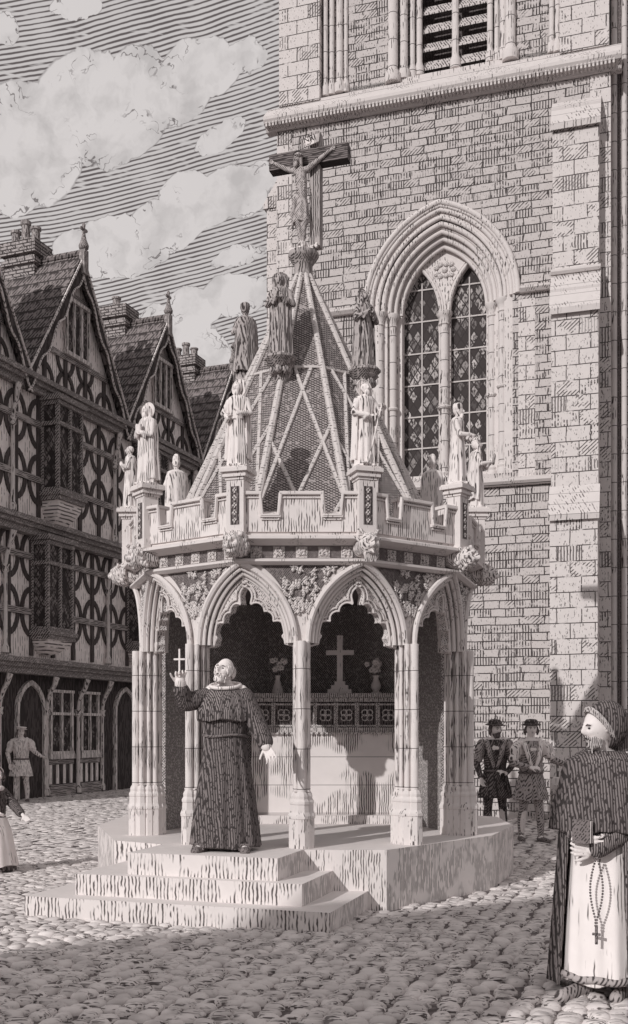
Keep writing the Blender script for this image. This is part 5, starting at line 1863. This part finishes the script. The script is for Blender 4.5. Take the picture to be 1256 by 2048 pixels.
for s_, e, wq in ((-1, (-.25, -.06, 1.12), (-.05, -.235, .985)), (1, (.26, -.04, 1.12), (.06, -.245, .935))):
    sleeve(f2, [(s_ * .19, 0, 1.34), e, wq], [.085, .085, .065], 'black_wool_mantle', vox=.010)
for s_, (x, y) in ((-1, (-.10, -.10)), (1, (.10, .06))):
    m_ = MB(); m_.capsule((x, y + .03, .035), (x * 1.4, y - .22, .028), .055, .045, 12)
    m_.build('shoe', 'grey_broadcloth', f2, remesh=.01, sm=2)
LM = Matrix.Translation(f2.location) @ Matrix.Rotation(R(-38), 4, 'Z')
bk_ = LM @ Vector((.0, -.335, .985))
bo = thing('prayer_book', tuple(bk_), R(-38), 'small dark book clasped against the white robe of the hooded friar', 'book')
b = MB(); b.box(-.055, .055, -.02, .02, -.02, .12); b.build('cover', 'leather', bo)
b = MB(); b.box(-.050, .058, -.014, .014, -.015, .115); b.build('pages', 'pale_linen', bo)
ry = thing('rosary', tuple(LM @ Vector((.075, -.30, .90))), R(-38), 'long string of dark beads with a crucifix hanging from the hooded friar\'s hand', 'rosary')
b = MB()
for s_ in (-1, 1):
    for k in range(24):
        q = k / 23
        b.ell((s_ * .035 * math.sin(PI * min(1, q * 1.1)) + s_ * .004, -.0 - .01 * q, -.02 - .40 * q), .0075, nu=8, nv=6)
b.build('beads', 'leather', ry, smooth=60)
b = MB(); b.box(-.007, .007, -.012, .0, -.53, -.42); b.box(-.024, .024, -.012, .0, -.478, -.464); b.build('pendant_cross', 'leather', ry)


def tudor(loc, rz, label, arms, head, coat, trim, hose, H=1.72, cap='flat', hairm='dark_hair', vox=.012, beard=None, group=None, capm='dark_broadcloth', legs=((-.12, -.02), (.13, .02))):
    p = person(loc, rz, label, group)
    k = H / 1.75
    bd = body(p, H, arms, head, legs=legs, vox=vox, detail=1)
    face_parts(bd, head, .232 * k, 'bob', beard, hairm)
    m_ = MB()
    robe(m_, [(.93 * k, .175, .14, 0), (1.05 * k, .165, .13, 0), (1.25 * k, .19, .145, 0), (1.38 * k, .19, .13, 0), (1.45 * k, .10, .09, 0)], n=48, folds=9, amp0=.03, amp1=.01, seed=1)
    m_.build('doublet', coat, p, remesh=.012, sm=1)
    m_ = MB()
    robe(m_, [(.60 * k, .255, .215, 0), (.72 * k, .235, .20, 0), (.86 * k, .20, .17, 0), (.98 * k, .172, .14, 0)], n=84, folds=17, amp0=.09, amp1=.04, seed=2)
    m_.build('skirt', coat, p, smooth=60)
    for s_ in (-1, 1):
        m_ = MB()
        m_.tube([(s_ * .12, .07, 1.47 * k), (s_ * .125, -.10, 1.40 * k), (s_ * .08, -.155, 1.22 * k), (s_ * .02, -.150, 1.04 * k)], [.028, .036, .034, .02], 8)
        m_.build('lapel', trim, p, smooth=60)
    for side, elb, wr, fd, pn_, cu in arms:
        s0 = Vector((side * .185 * k, .0, 1.38 * k))
        e_ = Vector(elb)
        m_ = MB()
        m_.ell(s0.lerp(e_, .32), (.10, .10, .12), nu=14, nv=10, fn=lambda q: q * (1 + .07 * math.sin(9 * math.atan2(q.y, q.x))))
        m_.capsule(s0, s0.lerp(e_, .6), .085, .07, 12)
        m_.capsule(s0.lerp(e_, .66), s0.lerp(e_, .74), .075, .075, 12)
        m_.build('puffed_sleeve', trim, p, remesh=.011, sm=1)
        m_ = MB(); m_.chain([s0.lerp(e_, .7), e_, e_.lerp(Vector(wr), .93)], [.056, .054, .040], 12)
        m_.build('sleeve', coat, p, remesh=.012, sm=1)
    for (fx, fy), s_ in zip(legs, (-1, 1)):
        m_ = MB()
        kn = ((s_ * .085 * k + fx) / 2, fy * .5 - .015, .50 * k)
        m_.chain([(s_ * .085 * k, 0, .86 * k), kn, (fx, fy + .005, .28 * k), (fx, fy, .09 * k)], [.105, .066, .060, .044], 12)
        m_.build('stocking', hose, p, remesh=.011, sm=1)
        m_ = MB(); m_.capsule((fx, fy + .03, .035), (fx * 1.3, fy - .20, .025), .050, .042, 10)
        m_.build('shoe', 'leather', p, smooth=60)
    m_ = MB(); m_.tube([(.175 * math.sin(a), -.142 * math.cos(a), .99 * k) for a in [2 * PI * j / 24 for j in range(25)]], .018, 8)
    m_.build('belt', 'leather', p, smooth=60)
    s = .232 * k
    b = MB(head_m(head[:3], *head[3:]))
    if cap == 'flat':
        b.lathe([(s * .38, s * .26), (s * .58, s * .28), (s * .60, s * .31), (s * .42, s * .36), (s * .44, s * .40), (s * .56, s * .46), (s * .50, s * .54), (s * .2, s * .57)], 22, 0, s * .04)
    else:
        b.lathe([(s * .40, s * .22), (s * .60, s * .25), (s * .62, s * .30), (s * .44, s * .36), (s * .42, s * .50), (s * .30, s * .62), (s * .1, s * .65)], 22, 0, s * .04)
    b.build('cap', capm, bd, smooth=50)
    return p


tudor((-6.72, 24.1, .0), R(8), 'capped young man in a pleated tunic and pale stockings before the house doorway',
      [(-1, (-.30, -.02, 1.12), (-.24, -.08, .88), (.1, -.1, -1), (.6, -.5, 0), 20), (1, (.30, -.06, 1.16), (.46, -.14, 1.05), (.95, -.2, -.25), (0, -.3, -1), 12)],
      (.0, -.03, 1.60, 14, 0, 4), 'stocking_knit', 'pale_linen', 'stocking_knit', H=1.74, capm='pale_linen', vox=.014)
tudor((2.76, 16.0, .0), R(-6), 'bearded onlooker in a brimmed dark hat and gown, half hidden by the right column',
      [(-1, (-.28, -.02, 1.14), (-.22, -.14, .92), (.2, -.4, -1), (.6, -.5, 0), 25), (1, (.27, -.04, 1.14), (.16, -.16, 1.0), (-.5, -.4, .2), (0, .4, -1), 25)],
      (.0, -.03, 1.66, 34, -4, 0), 'dark_broadcloth', 'grey_broadcloth', 'dark_broadcloth', H=1.82, cap='brim', beard=.16, vox=.012, group='two men talking beside the market cross')
tudor((3.22, 15.6, .0), R(6), 'young man in a light puff sleeved coat and dark hat, gesturing beside the hooded friar',
      [(-1, (-.30, -.06, 1.16), (-.08, -.22, 1.10), (.9, -.3, .0), (0, .4, -1), 25), (1, (.33, -.08, 1.20), (.52, -.20, 1.12), (.95, -.2, .05), (0, -.4, 1), 12)],
      (.0, -.03, 1.66, -6, 0, 0), 'grey_broadcloth', 'stocking_knit', 'grey_broadcloth', H=1.80, cap='brim', vox=.012, group='two men talking beside the market cross', legs=((-.13, .05), (.12, -.10)))

# --- kneeling child at the left edge
ch = person((-3.70, 12.15, .0), R(62), 'small girl in a white cap and apron holding out a hand at the left edge')
k = .66
hdc = (.0, -.05, 1.12, -20, 4, 0)
bd = body(ch, 1.20, [(-1, (-.20, -.06, .82), (-.16, -.20, .72), (.1, -.8, -.4), (.6, 0, .6), 20), (1, (.17, -.14, .78), (.10, -.36, .66), (-.1, -.8, -.5), (-.5, 0, .7), 14)], hdc, legs=((-.08, 0), (.08, 0)), vox=.009, detail=1)
face_parts(bd, hdc, .20, 'bob', None, 'dark_hair')
m_ = MB()
robe(m_, [(.03, .26, .25, .02), (.2, .24, .23, .02), (.45, .19, .18, .01), (.62, .13, .12, 0), (.78, .145, .115, 0), (.93, .14, .10, 0), (1.0, .07, .07, 0)], n=64, folds=12, amp0=.08, amp1=.02, seed=31)
for s_, pts in ((-1, [(-.12, 0, .93), (-.19, -.05, .83), (-.165, -.16, .75)]), (1, [(.12, 0, .93), (.165, -.12, .80), (.12, -.29, .69)])):
    m_.chain(pts, [.065, .062, .05], 12)
m_.build('dress', 'black_wool_habit', ch, remesh=.009, sm=1)
m_ = MB()
robe(m_, [(.09, .285, .275, .02), (.3, .235, .23, .01), (.5, .19, .185, 0), (.64, .142, .135, 0)], n=50, folds=11, amp0=.06, amp1=.02, seed=32, gap=None)
m_.build('apron', 'white_wool', ch, smooth=60)
m_ = MB(); m_.tube([(.09 * math.sin(a), -.085 * math.cos(a), .975) for a in [2 * PI * j / 20 for j in range(21)]], .03, 8)
m_.build('collar', 'pale_linen', ch, smooth=60)
m_ = MB(head_m(hdc[:3], *hdc[3:]))
m_.ell((0, .035, .035), (.088, .09, .088), nu=18, nv=12, fn=lambda p: Vector((p.x, max(p.y, -.45), max(p.z, -.3))))
m_.build('cap', 'pale_linen', bd, smooth=50)
print('objects', len(bpy.data.objects), 'verts', sum(len(m.vertices) for m in bpy.data.meshes))
